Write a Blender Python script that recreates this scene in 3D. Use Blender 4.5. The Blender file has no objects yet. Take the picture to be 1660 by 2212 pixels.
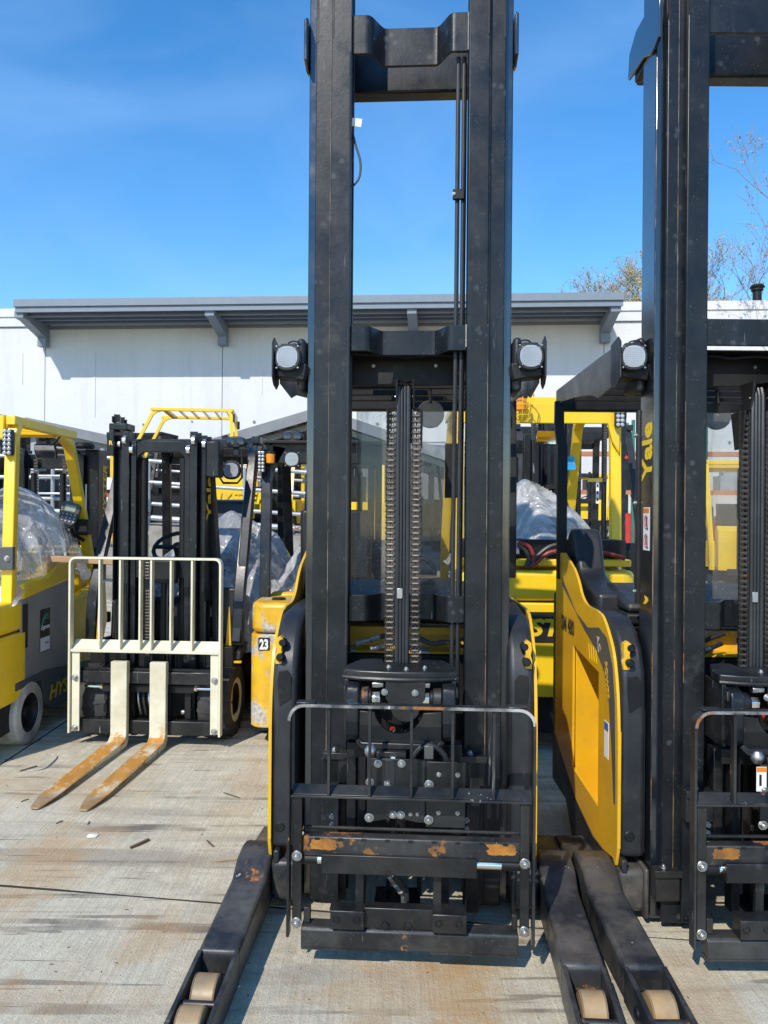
import bpy, bmesh, math, random
from mathutils import Vector, Matrix, noise
R = math.radians
random.seed(7)
S = bpy.context.scene
C = S.collection

# ---------------- camera ----------------
cd = bpy.data.cameras.new('camera'); cam = bpy.data.objects.new('camera', cd); C.objects.link(cam)
EYE = 1.5
cam.matrix_world = Matrix.Translation((0, 0, EYE)) @ Matrix.Rotation(R(90), 4, 'X') @ Matrix.Rotation(R(0.45), 4, 'Z')
cd.sensor_fit = 'VERTICAL'; cd.sensor_height = 34.6; cd.lens = 26.0
cd.clip_start = 0.05; cd.clip_end = 2000
S.camera = cam

# ---------------- daylight ----------------
SUN = Vector((-0.50, -1.0, 1.0)).normalized()          # towards the sun
EL = math.asin(SUN.z); AZ = math.atan2(SUN.x, SUN.y)
w = bpy.data.worlds.new('World'); S.world = w; w.use_nodes = True
nt = w.node_tree; nt.nodes.clear()
sky = nt.nodes.new('ShaderNodeTexSky'); sky.sky_type = 'NISHITA'; sky.sun_disc = False
sky.sun_elevation = EL; sky.sun_rotation = AZ; sky.air_density = 1.0; sky.dust_density = 0.0; sky.ozone_density = 2.2
hs = nt.nodes.new('ShaderNodeHueSaturation'); hs.inputs['Saturation'].default_value = 1.33; hs.inputs['Value'].default_value = 1.86
tc = nt.nodes.new('ShaderNodeTexCoord')
mp = nt.nodes.new('ShaderNodeMapping'); mp.inputs['Scale'].default_value = (1.0, 1.0, 2.2); mp.inputs['Rotation'].default_value = (0.2, 0.5, 0.3)
n1 = nt.nodes.new('ShaderNodeTexNoise'); n1.inputs['Scale'].default_value = 2.6; n1.inputs['Detail'].default_value = 7; n1.inputs['Roughness'].default_value = 0.5; n1.inputs['Distortion'].default_value = 0.6
rp = nt.nodes.new('ShaderNodeValToRGB'); rp.color_ramp.elements[0].position = 0.42; rp.color_ramp.elements[1].position = 0.85
rp.color_ramp.elements[0].color = (0, 0, 0, 1); rp.color_ramp.elements[1].color = (0.28, 0.28, 0.28, 1)
mx = nt.nodes.new('ShaderNodeMix'); mx.data_type = 'RGBA'
mx.inputs['B'].default_value = (4.6, 6.9, 10.2, 1)
bg = nt.nodes.new('ShaderNodeBackground'); bg.inputs['Strength'].default_value = 0.135
wo = nt.nodes.new('ShaderNodeOutputWorld')
L = nt.links.new
L(tc.outputs['Generated'], mp.inputs[0]); L(mp.outputs[0], n1.inputs[0]); L(n1.outputs[0], rp.inputs[0])
L(sky.outputs[0], hs.inputs['Color']); L(hs.outputs[0], mx.inputs['A']); L(rp.outputs[0], mx.inputs['Factor'])
L(mx.outputs['Result'], bg.inputs[0]); L(bg.outputs[0], wo.inputs[0])
sd = bpy.data.lights.new('sun', 'SUN'); sd.energy = 4.8; sd.angle = R(0.53); sd.color = (1.0, 0.935, 0.83)
sun = bpy.data.objects.new('sun', sd); C.objects.link(sun)
sun.rotation_euler = SUN.to_track_quat('Z', 'Y').to_euler()
S.view_settings.view_transform = 'Standard'; S.view_settings.look = 'None'
S.view_settings.exposure = -0.07; S.view_settings.gamma = 1.0; S.view_settings.use_curve_mapping = False
S.cycles.max_bounces = 8; S.cycles.transparent_max_bounces = 16

# ---------------- measuring ----------------
F = 1662.0
RC = cam.matrix_world.to_3x3()
def ray(u, v): return RC @ Vector(((u - 830) / F, -(v - 1106) / F, -1))
def P(u, v, D): return Vector((0, 0, EYE)) + ray(u, v) * D
class Frame:
    """a place and a heading; at/ats give local coordinates on a local plane"""
    def __init__(s, x, y, yaw=0, z=0):
        s.o = Vector((x, y, z)); s.yaw = R(yaw); s.M = Matrix.Translation(s.o) @ Matrix.Rotation(s.yaw, 4, 'Z'); s.I = s.M.inverted()
    def at(s, u, v, y):
        o = s.I @ Vector((0, 0, EYE)); d = s.I.to_3x3() @ ray(u, v); t = (y - o.y) / d.y; p = o + d * t; return p.x, p.z
    def ats(s, u, v, x):
        o = s.I @ Vector((0, 0, EYE)); d = s.I.to_3x3() @ ray(u, v); t = (x - o.x) / d.x; p = o + d * t; return p.y, p.z

# ---------------- mesh building ----------------
class MB:
    def __init__(s, M=None): s.bm = bmesh.new(); s.M = M
    def face(s, pts):
        vs = [s.bm.verts.new(p) for p in pts]; return s.bm.faces.new(vs)
    def box(s, x0, x1, y0, y1, z0, z1, M=None):
        if x0 > x1: x0, x1 = x1, x0
        if y0 > y1: y0, y1 = y1, y0
        if z0 > z1: z0, z1 = z1, z0
        v = [Vector((x, y, z)) for z in (z0, z1) for y in (y0, y1) for x in (x0, x1)]
        if M: v = [M @ p for p in v]
        v = [s.bm.verts.new(p) for p in v]
        for f in ((0, 2, 3, 1), (4, 5, 7, 6), (0, 1, 5, 4), (2, 6, 7, 3), (0, 4, 6, 2), (1, 3, 7, 5)): s.bm.faces.new([v[i] for i in f])
        return s
    def prism(s, pts, ax, a, b, M=None):
        def mk(p, t):
            q = {'x': (t, p[0], p[1]), 'y': (p[0], t, p[1]), 'z': (p[0], p[1], t)}[ax]
            q = Vector(q); return M @ q if M else q
        A = [s.bm.verts.new(mk(p, a)) for p in pts]; B = [s.bm.verts.new(mk(p, b)) for p in pts]
        fs = [s.bm.faces.new(A), s.bm.faces.new(B[::-1])]
        n = len(pts)
        for i in range(n): fs.append(s.bm.faces.new([A[i], B[i], B[(i + 1) % n], A[(i + 1) % n]]))
        bmesh.ops.recalc_face_normals(s.bm, faces=fs)
        return s
    def sweep(s, pts, prof, up=(0, 0, 1), closed=False, cap=True, rec=True):
        """sweep a profile [(side, up)] along points"""
        pts = [Vector(p) for p in pts]; n = len(pts); rings = []; upv = Vector(up)
        for i, p in enumerate(pts):
            if closed: t = pts[(i + 1) % n] - pts[i - 1]
            else: t = pts[min(i + 1, n - 1)] - pts[max(i - 1, 0)]
            t.normalize()
            side = t.cross(upv)
            if side.length < 1e-4: side = t.cross(Vector((0, 1, 0.01)))
            side.normalize(); u2 = side.cross(t).normalized()
            k = 1.0
            if not closed and 0 < i < n - 1:
                d1 = (pts[i] - pts[i - 1]).normalized(); c = max(0.5, d1.dot(t)); k = 1 / c
            rings.append([s.bm.verts.new(p + side * a * k + u2 * b * k) for a, b in prof])
        m = len(prof); fs = []
        for i in range(n if closed else n - 1):
            A, B = rings[i], rings[(i + 1) % n]
            for j in range(m): fs.append(s.bm.faces.new([A[j], A[(j + 1) % m], B[(j + 1) % m], B[j]]))
        if cap and not closed:
            fs.append(s.bm.faces.new(rings[0][::-1])); fs.append(s.bm.faces.new(rings[-1]))
        if rec: bmesh.ops.recalc_face_normals(s.bm, faces=fs)
        return s
    def tube(s, pts, r, n=8, up=(0, 0, 1), closed=False):
        return s.sweep(pts, [(r * math.cos(2 * math.pi * i / n), r * math.sin(2 * math.pi * i / n)) for i in range(n)], up, closed)
    def bar(s, pts, w_, h_, up=(0, 0, 1)):
        return s.sweep(pts, [(-w_ / 2, -h_ / 2), (w_ / 2, -h_ / 2), (w_ / 2, h_ / 2), (-w_ / 2, h_ / 2)], up)
    def cyl(s, p0, p1, r, n=16, r2=None):
        p0, p1 = Vector(p0), Vector(p1); t = (p1 - p0).normalized(); r2 = r if r2 is None else r2
        a = t.orthogonal().normalized(); b = t.cross(a)
        A = [s.bm.verts.new(p0 + (a * math.cos(q) + b * math.sin(q)) * r) for q in [2 * math.pi * i / n for i in range(n)]]
        B = [s.bm.verts.new(p1 + (a * math.cos(q) + b * math.sin(q)) * r2) for q in [2 * math.pi * i / n for i in range(n)]]
        fs = [s.bm.faces.new(A[::-1]), s.bm.faces.new(B)]
        for i in range(n): fs.append(s.bm.faces.new([A[i], A[(i + 1) % n], B[(i + 1) % n], B[i]]))
        bmesh.ops.recalc_face_normals(s.bm, faces=fs)
        return s
    def lathe(s, prof, c, ax='x', n=32, cap=True):
        """prof [(along, radius)] round an axis"""
        rings = []
        for a, r in prof:
            ring = []
            for i in range(n):
                q = 2 * math.pi * i / n; x, y = r * math.cos(q), r * math.sin(q)
                ring.append(s.bm.verts.new(Vector(c) + Vector({'x': (a, x, y), 'y': (x, a, y), 'z': (x, y, a)}[ax])))
            rings.append(ring)
        fs = []
        for k in range(len(rings) - 1):
            for i in range(n): fs.append(s.bm.faces.new([rings[k][i], rings[k][(i + 1) % n], rings[k + 1][(i + 1) % n], rings[k + 1][i]]))
        if cap: fs.append(s.bm.faces.new(rings[0])); fs.append(s.bm.faces.new(rings[-1][::-1]))
        bmesh.ops.recalc_face_normals(s.bm, faces=fs)
        return s
    def build(s, name, m, parent=None, bev=0, seg=2, smooth=35):
        me = bpy.data.meshes.new(name)
        if s.M: s.bm.transform(s.M)
        s.bm.to_mesh(me); s.bm.free(); me.materials.append(m)
        if smooth:
            me.polygons.foreach_set('use_smooth', [True] * len(me.polygons)); me.set_sharp_from_angle(angle=R(smooth))
        o = bpy.data.objects.new(name, me); C.objects.link(o); o.parent = parent
        if bev:
            b = o.modifiers.new('bevel', 'BEVEL'); b.width = bev; b.segments = seg; b.limit_method = 'ANGLE'; b.angle_limit = R(40)
        return o
def tag(o, label, cat, group=None):
    o['label'] = label; o['category'] = cat
    if group: o['group'] = group
    return o
def thing(name, label, cat, fr=None, group=None, loc=(0, 0, 0)):
    o = bpy.data.objects.new(name, None); C.objects.link(o); o.empty_display_size = 0.1
    if fr: o.matrix_world = fr.M
    else: o.location = loc
    return tag(o, label, cat, group)
def inst(src, M, parent, name=None):
    o = src.copy(); C.objects.link(o); o.parent = parent; o.matrix_local = M
    if name: o.name = name
    return o
def box(name, m, parent, x0, x1, y0, y1, z0, z1, bev=0.003, seg=2, M=None, T=None):
    return MB(T).box(x0, x1, y0, y1, z0, z1, M).build(name, m, parent, bev, seg)
def text(s, size, m, parent, M, depth=0.0006, bold=0.0, shear=0, sx=1.0, align='LEFT', name='lettering', space=1.0):
    cu = bpy.data.curves.new('t', 'FONT'); cu.body = s; cu.size = size; cu.extrude = depth; cu.offset = bold; cu.shear = shear
    cu.align_x = align; cu.space_character = space; cu.resolution_u = 3
    to = bpy.data.objects.new('t', cu)
    me = bpy.data.meshes.new_from_object(to)
    bpy.data.objects.remove(to); bpy.data.curves.remove(cu)
    me.materials.clear(); me.materials.append(m)
    me.transform(Matrix.Diagonal((sx, 1, 1, 1)))
    o = bpy.data.objects.new(name, me); C.objects.link(o); o.parent = parent; o.matrix_local = M; return o
def TM(x, y, z, rx=90, ry=0, rz=0):
    return Matrix.Translation((x, y, z)) @ Matrix.Rotation(R(rz), 4, 'Z') @ Matrix.Rotation(R(ry), 4, 'Y') @ Matrix.Rotation(R(rx), 4, 'X')
def arc(cx, cy, r, a0, a1, n=8): return [(cx + r * math.cos(R(a0 + (a1 - a0) * i / n)), cy + r * math.sin(R(a0 + (a1 - a0) * i / n))) for i in range(n + 1)]
def smoothpath(pts, k=6):
    pts = [Vector(p) for p in pts]; out = []
    for i in range(len(pts) - 1):
        p0 = pts[max(i - 1, 0)]; p1 = pts[i]; p2 = pts[i + 1]; p3 = pts[min(i + 2, len(pts) - 1)]
        for j in range(k):
            t = j / k
            out.append(0.5 * ((2 * p1) + (p2 - p0) * t + (2 * p0 - 5 * p1 + 4 * p2 - p3) * t * t + (3 * p1 - p0 - 3 * p2 + p3) * t ** 3))
    out.append(pts[-1]); return out

# ---------------- materials ----------------
def _new(name):
    m = bpy.data.materials.new(name); m.use_nodes = True; t = m.node_tree
    b = t.nodes['Principled BSDF']; return m, t, b
class G:
    """little helper around a node tree"""
    def __init__(s, t, coord='Object'):
        s.t = t; s.tc = t.nodes.new('ShaderNodeNewGeometry' if coord == 'World' else 'ShaderNodeTexCoord'); s.c = s.tc.outputs['Position' if coord == 'World' else coord]
    def noise(s, scale, detail=5, rough=0.55, st=(1, 1, 1), off=(0, 0, 0), rot=(0, 0, 0), dist=0.0):
        mp = s.t.nodes.new('ShaderNodeMapping'); mp.inputs['Scale'].default_value = st; mp.inputs['Location'].default_value = off; mp.inputs['Rotation'].default_value = rot
        n = s.t.nodes.new('ShaderNodeTexNoise'); n.inputs['Scale'].default_value = scale; n.inputs['Detail'].default_value = detail; n.inputs['Roughness'].default_value = rough; n.inputs['Distortion'].default_value = dist
        s.t.links.new(s.c, mp.inputs[0]); s.t.links.new(mp.outputs[0], n.inputs[0]); return n.outputs[0]
    def voro(s, scale, feat='F1', st=(1, 1, 1)):
        mp = s.t.nodes.new('ShaderNodeMapping'); mp.inputs['Scale'].default_value = st
        n = s.t.nodes.new('ShaderNodeTexVoronoi'); n.feature = feat; n.inputs['Scale'].default_value = scale
        s.t.links.new(s.c, mp.inputs[0]); s.t.links.new(mp.outputs[0], n.inputs[0]); return n.outputs['Distance']
    def ramp(s, x, a, b, va=0.0, vb=1.0):
        r = s.t.nodes.new('ShaderNodeMapRange'); r.inputs['From Min'].default_value = a; r.inputs['From Max'].default_value = b
        r.inputs['To Min'].default_value = va; r.inputs['To Max'].default_value = vb; s.t.links.new(x, r.inputs[0]); return r.outputs[0]
    def mul(s, a, b, op='MULTIPLY'):
        n = s.t.nodes.new('ShaderNodeMath'); n.operation = op
        for i, q in enumerate((a, b)):
            if isinstance(q, (int, float)): n.inputs[i].default_value = q
            else: s.t.links.new(q, n.inputs[i])
        return n.outputs[0]
    def mix(s, f, a, b):
        n = s.t.nodes.new('ShaderNodeMix'); n.data_type = 'RGBA'
        for k, q in (('Factor', f), ('A', a), ('B', b)):
            if isinstance(q, (int, float)): n.inputs[k].default_value = q
            elif isinstance(q, tuple): n.inputs[k].default_value = (*q, 1)
            else: s.t.links.new(q, n.inputs[k])
        return n.outputs['Result']
    def bump(s, h, dist, strength, b):
        n = s.t.nodes.new('ShaderNodeBump'); n.inputs['Distance'].default_value = dist; n.inputs['Strength'].default_value = strength
        s.t.links.new(h, n.inputs['Height']); s.t.links.new(n.outputs[0], b.inputs['Normal'])
def paint(name, col, rough=0.4, metal=0.0, dust=None, dustamt=0.5, spots=0.0, rust=0.0, scratch=0.0, bump=0.0, coat=0.0, var=0.12, spec=0.5, scrcol=(.45, .44, .42), rustcol=(.42, .15, .03), scuff=None):
    m, t, b = _new(name); g = G(t, 'World')
    c = g.mix(g.ramp(g.noise(3.1, 4), .3, .7), tuple(x * (1 - var) for x in col), tuple(min(1, x * (1 + var)) for x in col))
    if dust:
        f = g.mul(g.ramp(g.noise(5.5, 9, .65), .42, .72), dustamt); c = g.mix(f, c, dust)
    if spots:
        sp = g.mul(g.ramp(g.voro(22), .30, .12), g.ramp(g.noise(7, 3, off=(3, 1, 2)), .50, .62)); c = g.mix(g.mul(sp, spots), c, (.085, .09, .095))
        sp = g.mul(g.ramp(g.voro(75), .24, .10), g.ramp(g.noise(13, 3, off=(9, 1, 2)), .50, .60)); c = g.mix(g.mul(sp, spots * .9), c, (.12, .115, .11))
    if scratch:
        f = g.mul(g.ramp(g.noise(16, 4, .6, st=(1, 1, .07)), .70, .74), g.ramp(g.noise(2.4, 3, off=(4, 4, 4)), .52, .62)); c = g.mix(g.mul(f, scratch), c, scrcol)
        f = g.mul(g.ramp(g.noise(16, 4, .6, st=(.06, 1, 1), off=(7, 2, 3)), .70, .74), g.ramp(g.noise(2.1, 3, off=(1, 8, 4)), .54, .62)); c = g.mix(g.mul(f, scratch), c, scrcol)
        f = g.mul(g.ramp(g.noise(55, 3, .6, st=(1, 1, .05), off=(2, 2, 8)), .68, .72), g.ramp(g.noise(3.4, 3, off=(9, 4, 1)), .50, .60)); c = g.mix(g.mul(f, scratch * .8), c, scrcol)
    if spots >= .5:
        f = g.mul(g.ramp(g.noise(6, 6, .65, st=(1.4, 1.4, .22), off=(6, 1, 3)), .54, .74), .4); c = g.mix(f, c, (.040, .044, .05))
        f = g.mul(g.ramp(g.noise(3.2, 9, .7, off=(6, 8, 3)), .62, .68), .4); c = g.mix(f, c, (.07, .065, .055))
    if scuff:
        f = g.mul(g.ramp(g.noise(11, 6, .7, st=(1, 1, .35), off=(3, 3, 9)), .63, .66), g.ramp(g.noise(2.6, 2, off=(8, 3, 4)), .54, .60)); c = g.mix(f, c, scuff)
        f = g.ramp(g.noise(19, 7, .75, st=(.5, 1, .5), off=(1, 3, 2)), .66, .68); c = g.mix(f, c, (.42, .41, .39))
    rg = g.ramp(g.noise(9, 6), .3, .75, max(0, rough - .08), min(1, rough + .14))
    if rust:
        f = g.ramp(g.noise(4.3, 10, .68, off=(2, 5, 7)), .735 - .1 * rust, .76 - .1 * rust)
        rc = g.mix(g.ramp(g.noise(40, 5), .35, .7), rustcol, tuple(x * .45 for x in rustcol)); c = g.mix(f, c, rc); rg = g.mix(f, rg, (.85, .85, .85))
    t.links.new(c, b.inputs['Base Color']); t.links.new(rg, b.inputs['Roughness'])
    b.inputs['Metallic'].default_value = metal; b.inputs['Coat Weight'].default_value = coat; b.inputs['Coat Roughness'].default_value = .15
    b.inputs['Specular IOR Level'].default_value = spec
    if bump: g.bump(g.noise(60, 5), bump, .6, b)
    return m
M = {}
dustc = (.14, .125, .105)
M['mast'] = paint('mast_black', (.0065, .0078, .010), .33, dust=(.034, .038, .042), dustamt=.4, spots=.5, scratch=.8, bump=.0006, rust=.25, spec=.36)
M['steel'] = paint('black_steel', (.006, .0065, .0075), .38, dust=(.055, .052, .047), dustamt=.5, spots=.25, scratch=.9, bump=.0008, rust=.3)
M['rustysteel'] = paint('rusty_black_steel', (.010, .011, .013), .42, dust=(.09, .085, .075), dustamt=.6, spots=.5, scratch=1.0, bump=.0012, rust=1.7, rustcol=(.30, .125, .03))
M['outrigger'] = paint('outrigger_black', (.015, .017, .021), .38, dust=dustc, dustamt=.75, spots=.5, scratch=1.0, bump=.0012, rust=.6)
M['gloss'] = paint('gloss_black_flank', (.010, .013, .018), .16, spec=.9, coat=.8, spots=.1, scratch=.2)
M['plastic'] = paint('black_plastic', (.013, .014, .0165), .44, dust=(.05, .05, .05), dustamt=.45, spots=.12, scratch=.25, bump=.0005)
M['dark'] = paint('dark_metal', (.006, .006, .007), .5, dust=(.035, .032, .028), dustamt=.4, spots=.15, spec=.35)
M['backrest'] = paint('backrest_paint', (.010, .012, .015), .32, dust=dustc, dustamt=.3, scratch=1.0, bump=.0006, rust=1.0, scuff=(.02, .20, .45), scrcol=(.6, .58, .55))
M['wornedge'] = paint('worn_edge', (.03, .032, .036), .4, dust=(.50, .48, .45), dustamt=1.3, scratch=1.0, bump=.001, rust=1.9, scrcol=(.7, .68, .65), rustcol=(.33, .13, .04))
M['yale'] = paint('warm_yellow', (.74, .41, .012), .36, dust=(.42, .24, .05), dustamt=.35, spots=.1, scratch=.3, bump=.0003, coat=.2, var=.05, scrcol=(.1, .08, .05))
M['wheel_dirt'] = paint('wheel_dirt', (.2, .15, .09), .6)
M['rubbed'] = paint('rubbed_flange', (.02, .02, .022), .4, dust=(.33, .22, .12), dustamt=1.3, scratch=1.0, rust=1.2, scrcol=(.5, .48, .45))
M['yaleworn'] = paint('worn_yellow', (.74, .41, .012), .42, dust=(.25, .15, .04), dustamt=.6, spots=.2, scratch=1.0, bump=.0008, rust=2.0, rustcol=(.55, .50, .42), var=.08, scrcol=(.16, .1, .04))
M['hyster'] = paint('lemon_yellow', (.88, .56, .012), .34, dust=(.55, .40, .08), dustamt=.3, scratch=.2, bump=.0003, coat=.2, var=.04, scrcol=(.15, .12, .05))
M['charcoal'] = paint('charcoal_paint', (.075, .078, .08), .4, dust=dustc, dustamt=.3)
M['cream'] = paint('cream_paint', (.70, .66, .50), .45, dust=(.36, .33, .24), dustamt=.35, scratch=.9, bump=.0008, rust=.7, scrcol=(.10, .08, .05), rustcol=(.28, .12, .04), var=.05)
M['greypanel'] = paint('grey_panel', (.30, .30, .29), .42, dust=(.30, .29, .26), dustamt=.5, spots=.3, scratch=.3, metal=.3, var=.08)
M['rubber'] = paint('tyre_rubber', (.022, .022, .023), .75, dust=(.12, .11, .095), dustamt=.6, bump=.001)
M['whitetyre'] = paint('white_rubber', (.50, .475, .42), .7, dust=(.18, .15, .11), dustamt=1.0, scratch=.8, bump=.001, scrcol=(.08, .07, .06))
M['roller'] = paint('tan_polyurethane', (.38, .25, .12), .45, dust=(.17, .14, .10), dustamt=1.2, spots=.5, scratch=1.0, rust=.8, rustcol=(.35,.17,.05), bump=.0008, scrcol=(.15, .11, .07))
M['zinc'] = paint('zinc_bolt', (.52, .515, .50), .40, metal=1.0, dust=(.25, .24, .22), dustamt=.3, var=.05)
M['chrome'] = paint('chrome_rod', (.86, .85, .83), .14, metal=1.0, var=.02)
M['chain'] = paint('chain_steel', (.115, .10, .088), .42, metal=.75, dust=(.04, .035, .03), dustamt=.9, rust=1.1, rustcol=(.20, .09, .04))
M['hose'] = paint('hose_rubber', (.018, .019, .021), .42, dust=(.07, .07, .07), dustamt=.4)
M['galv'] = paint('galvanised_pipe', (.36, .385, .42), .5, metal=.4, dust=(.30, .26, .22), dustamt=.7, rust=1.0, var=.1)
M['lens'] = paint('clear_lens', (.36, .38, .41), .12, var=.3, dust=(.50, .52, .56), dustamt=.6)
M['darklens'] = paint('dark_lens', (.02, .025, .04), .08, coat=.5)
M['amber'] = paint('amber_lens', (.85, .25, .01), .15, coat=.5)
M['white'] = paint('white_print', (.78, .78, .76), .5, var=.03)
M['black'] = paint('black_print', (.012, .012, .012), .5)
M['red'] = paint('red_print', (.55, .03, .02), .45)
M['dullred'] = paint('dull_red_cable', (.22, .025, .022), .5)
M['orange'] = paint('orange_print', (.75, .22, .02), .45)
M['blue'] = paint('blue_print', (.03, .13, .5), .45)
M['cyan'] = paint('blue_tag', (.02, .35, .70), .5)
M['green'] = paint('green_print', (.03, .22, .08), .45)
M['yellowprint'] = paint('yellow_print', (.80, .52, .02), .45)
M['lcd'] = paint('grey_green_screen', (.32, .38, .28), .25)
M['keys'] = paint('pale_keys', (.5, .52, .52), .4)
M['wall'] = paint('white_wall', (.70, .705, .71), .8, dust=(.66, .66, .65), dustamt=.5, bump=.004, var=.025, spec=.2)
def wallmat():
    m, t, b = _new('painted_tilt_up_wall'); g = G(t)
    c = g.mix(g.ramp(g.noise(.35, 6, .6), .3, .7), (.63, .63, .63), (.69, .69, .69))
    c = g.mix(g.mul(g.ramp(g.noise(1.3, 7, .65, st=(1, 1, .07)), .52, .72), .38), c, (.50, .49, .46))
    c = g.mix(g.mul(g.ramp(g.noise(6, 6, .7), .58, .66), .22), c, (.52, .51, .49))
    t.links.new(c, b.inputs['Base Color']); b.inputs['Roughness'].default_value = .85; b.inputs['Specular IOR Level'].default_value = .2
    g.bump(g.noise(2.5, 8, .7), .04, .6, b); return m
M['wall'] = wallmat()
M['lensrib'] = paint('lens_rib', (.34, .36, .39), .2)
M['awning'] = paint('blue_grey_trim', (.185, .225, .275), .5, dust=(.22, .25, .29), dustamt=.4, var=.05)
M['roof'] = paint('grey_metal_roof', (.21, .215, .225), .45, dust=(.15, .15, .155), dustamt=.5, metal=.3)
M['rackorange'] = paint('orange_rack', (.50, .17, .055), .5, dust=(.35, .22, .15), dustamt=.5)
M['rackgreen'] = paint('green_rack', (.03, .17, .12), .5)
M['retain'] = paint('retaining_concrete', (.30, .28, .25), .85, dust=(.17, .15, .12), dustamt=.9, bump=.006)
M['grey'] = paint('grey_metal', (.30, .31, .32), .5)
M['wood'] = paint('raw_timber', (.48, .30, .16), .7, dust=(.3, .2, .12), dustamt=.5)
M['bark'] = paint('bark', (.24, .20, .15), .85)
M['twig'] = paint('dry_twig', (.11, .075, .05), .85)
M['leaf'] = paint('spring_buds', (.46, .36, .12), .7, var=.4)
M['catkin'] = paint('brown_catkins', (.34, .22, .14), .75, var=.4)

def cmat(name, base=(.60, .545, .42), broom=1.0, stains=True):
    m, t, b = _new(name); g = G(t, 'Object')
    c = g.mix(g.ramp(g.noise(1.1, 8, .62), .3, .72), tuple(x * .80 for x in base), tuple(x * 1.13 for x in base))
    c = g.mix(g.mul(g.ramp(g.noise(3.6, 9, .72, off=(3, 7, 1)), .48, .66), .55), c, tuple(x * .60 for x in base))
    c = g.mix(g.mul(g.ramp(g.noise(9, 9, .75, off=(8, 2, 1)), .48, .64), .75), c, tuple(x * 1.30 for x in base))
    c = g.mix(g.mul(g.ramp(g.noise(160, 3, .7), .50, .62), .75), c, tuple(x * .62 for x in base))
    c = g.mix(g.mul(g.ramp(g.noise(42, 4, .7), .45, .72), .35), c, tuple(x * 1.3 for x in base))
    br = g.noise(75, 3, .6, st=(1, .035, 1), rot=(0, 0, -.12))
    c = g.mix(g.mul(g.ramp(br, .45, .72), .30 * broom), c, tuple(min(1, x * 1.32) for x in base))
    c = g.mix(g.mul(g.ramp(br, .5, .30), .26 * broom), c, tuple(x * .62 for x in base))
    if stains:
        sw = g.ramp(g.noise(2.6, 7, .6, st=(.16, 1.7, 1), off=(2, 0, 0), dist=.7), .53, .66); c = g.mix(g.mul(sw, .55), c, (.24, .20, .165))
        sw = g.mul(g.ramp(g.noise(3.3, 5, .5, st=(.11, 3.2, 1), off=(7, 3, 0), dist=.5), .60, .625), g.ramp(g.noise(3, 3, off=(1, 1, 1)), .4, .6)); c = g.mix(g.mul(sw, .75), c, (.10, .085, .078))
        sw = g.mul(g.ramp(g.noise(5.5, 4, .5, st=(.2, 4.2, 1), off=(1, 9, 0), rot=(0, 0, .12), dist=.6), .625, .64), g.ramp(g.noise(2.2, 3, off=(5, 1, 1)), .45, .55)); c = g.mix(g.mul(sw, .6), c, (.09, .08, .07))
        ru = g.ramp(g.noise(1.5, 8, .6, st=(1.3, .6, 1), off=(.35, 6.4, 2)), .49, .66); c = g.mix(g.mul(ru, .5), c, (.56, .40, .21))
        ru = g.ramp(g.noise(3.2, 6, .6, st=(1, .7, 1), off=(4.2, 2.4, 2)), .62, .70); c = g.mix(g.mul(ru, .5), c, (.42, .22, .09))
        ns = g.noise(4.5, 8, .7, off=(2, 2, 2))
        for cx_, cy_, rx_, ry_, am in ((-1.42, 3.22, .22, .5, .75), (-.78, 2.72, .12, .20, .6), (.27, 2.32, .12, .45, .8), (.05, 2.36, .30, .30, .65), (.33, 2.62, .1, .3, .5), (-.72, 4.25, .16, .5, .45), (-1.9, 4.2, .5, .25, .4), (.95, 2.3, .2, .3, .45), (-1.0, 2.35, .35, .1, .35)):
            mq = t.nodes.new('ShaderNodeMapping'); mq.vector_type = 'POINT'; mq.inputs['Location'].default_value = (-cx_ / rx_, -cy_ / ry_, 0); mq.inputs['Scale'].default_value = (1 / rx_, 1 / ry_, 1)
            vl = t.nodes.new('ShaderNodeVectorMath'); vl.operation = 'LENGTH'; t.links.new(g.c, mq.inputs[0]); t.links.new(mq.outputs[0], vl.inputs[0])
            f = g.mul(g.ramp(g.mul(vl.outputs['Value'], g.ramp(ns, .3, .7, -.7, .7), 'ADD'), 1.15, .45), am * .62); c = g.mix(f, c, (.50, .29, .11))
        dk = g.ramp(g.noise(28, 4, .6, off=(5, 5, 5)), .70, .74); c = g.mix(g.mul(dk, .7), c, (.10, .08, .065))
        # hairline cracks
        mp = t.nodes.new('ShaderNodeMapping'); mp.inputs['Scale'].default_value = (1.0, 1.0, 1.0)
        nz = t.nodes.new('ShaderNodeTexNoise'); nz.inputs['Scale'].default_value = 3.5; nz.inputs['Detail'].default_value = 8
        ad = t.nodes.new('ShaderNodeMix'); ad.data_type = 'RGBA'; ad.inputs['Factor'].default_value = .25
        vo = t.nodes.new('ShaderNodeTexVoronoi'); vo.feature = 'DISTANCE_TO_EDGE'; vo.inputs['Scale'].default_value = .42
        t.links.new(g.c, mp.inputs[0]); t.links.new(mp.outputs[0], nz.inputs[0]); t.links.new(mp.outputs[0], ad.inputs['A']); t.links.new(nz.outputs[1], ad.inputs['B']); t.links.new(ad.outputs['Result'], vo.inputs[0])
        cr = g.mul(g.ramp(vo.outputs['Distance'], .0016, .0005), g.ramp(g.noise(.8, 2, off=(0, 3, 0)), .56, .62)); c = g.mix(g.mul(cr, .6), c, (.05, .04, .035))
    t.links.new(c, b.inputs['Base Color']); b.inputs['Roughness'].default_value = .88; b.inputs['Specular IOR Level'].default_value = .25
    h = g.mul(g.mul(br, .8 * broom), g.noise(50, 6, .7), 'ADD'); h = g.mul(h, g.mul(g.noise(170, 3, .8), .9), 'ADD'); g.bump(h, .006, .9, b)
    return m
M['concrete'] = cmat('brushed_concrete')
M['joint'] = cmat('joint_dirt', (.055, .045, .038), 0, False)
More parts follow.
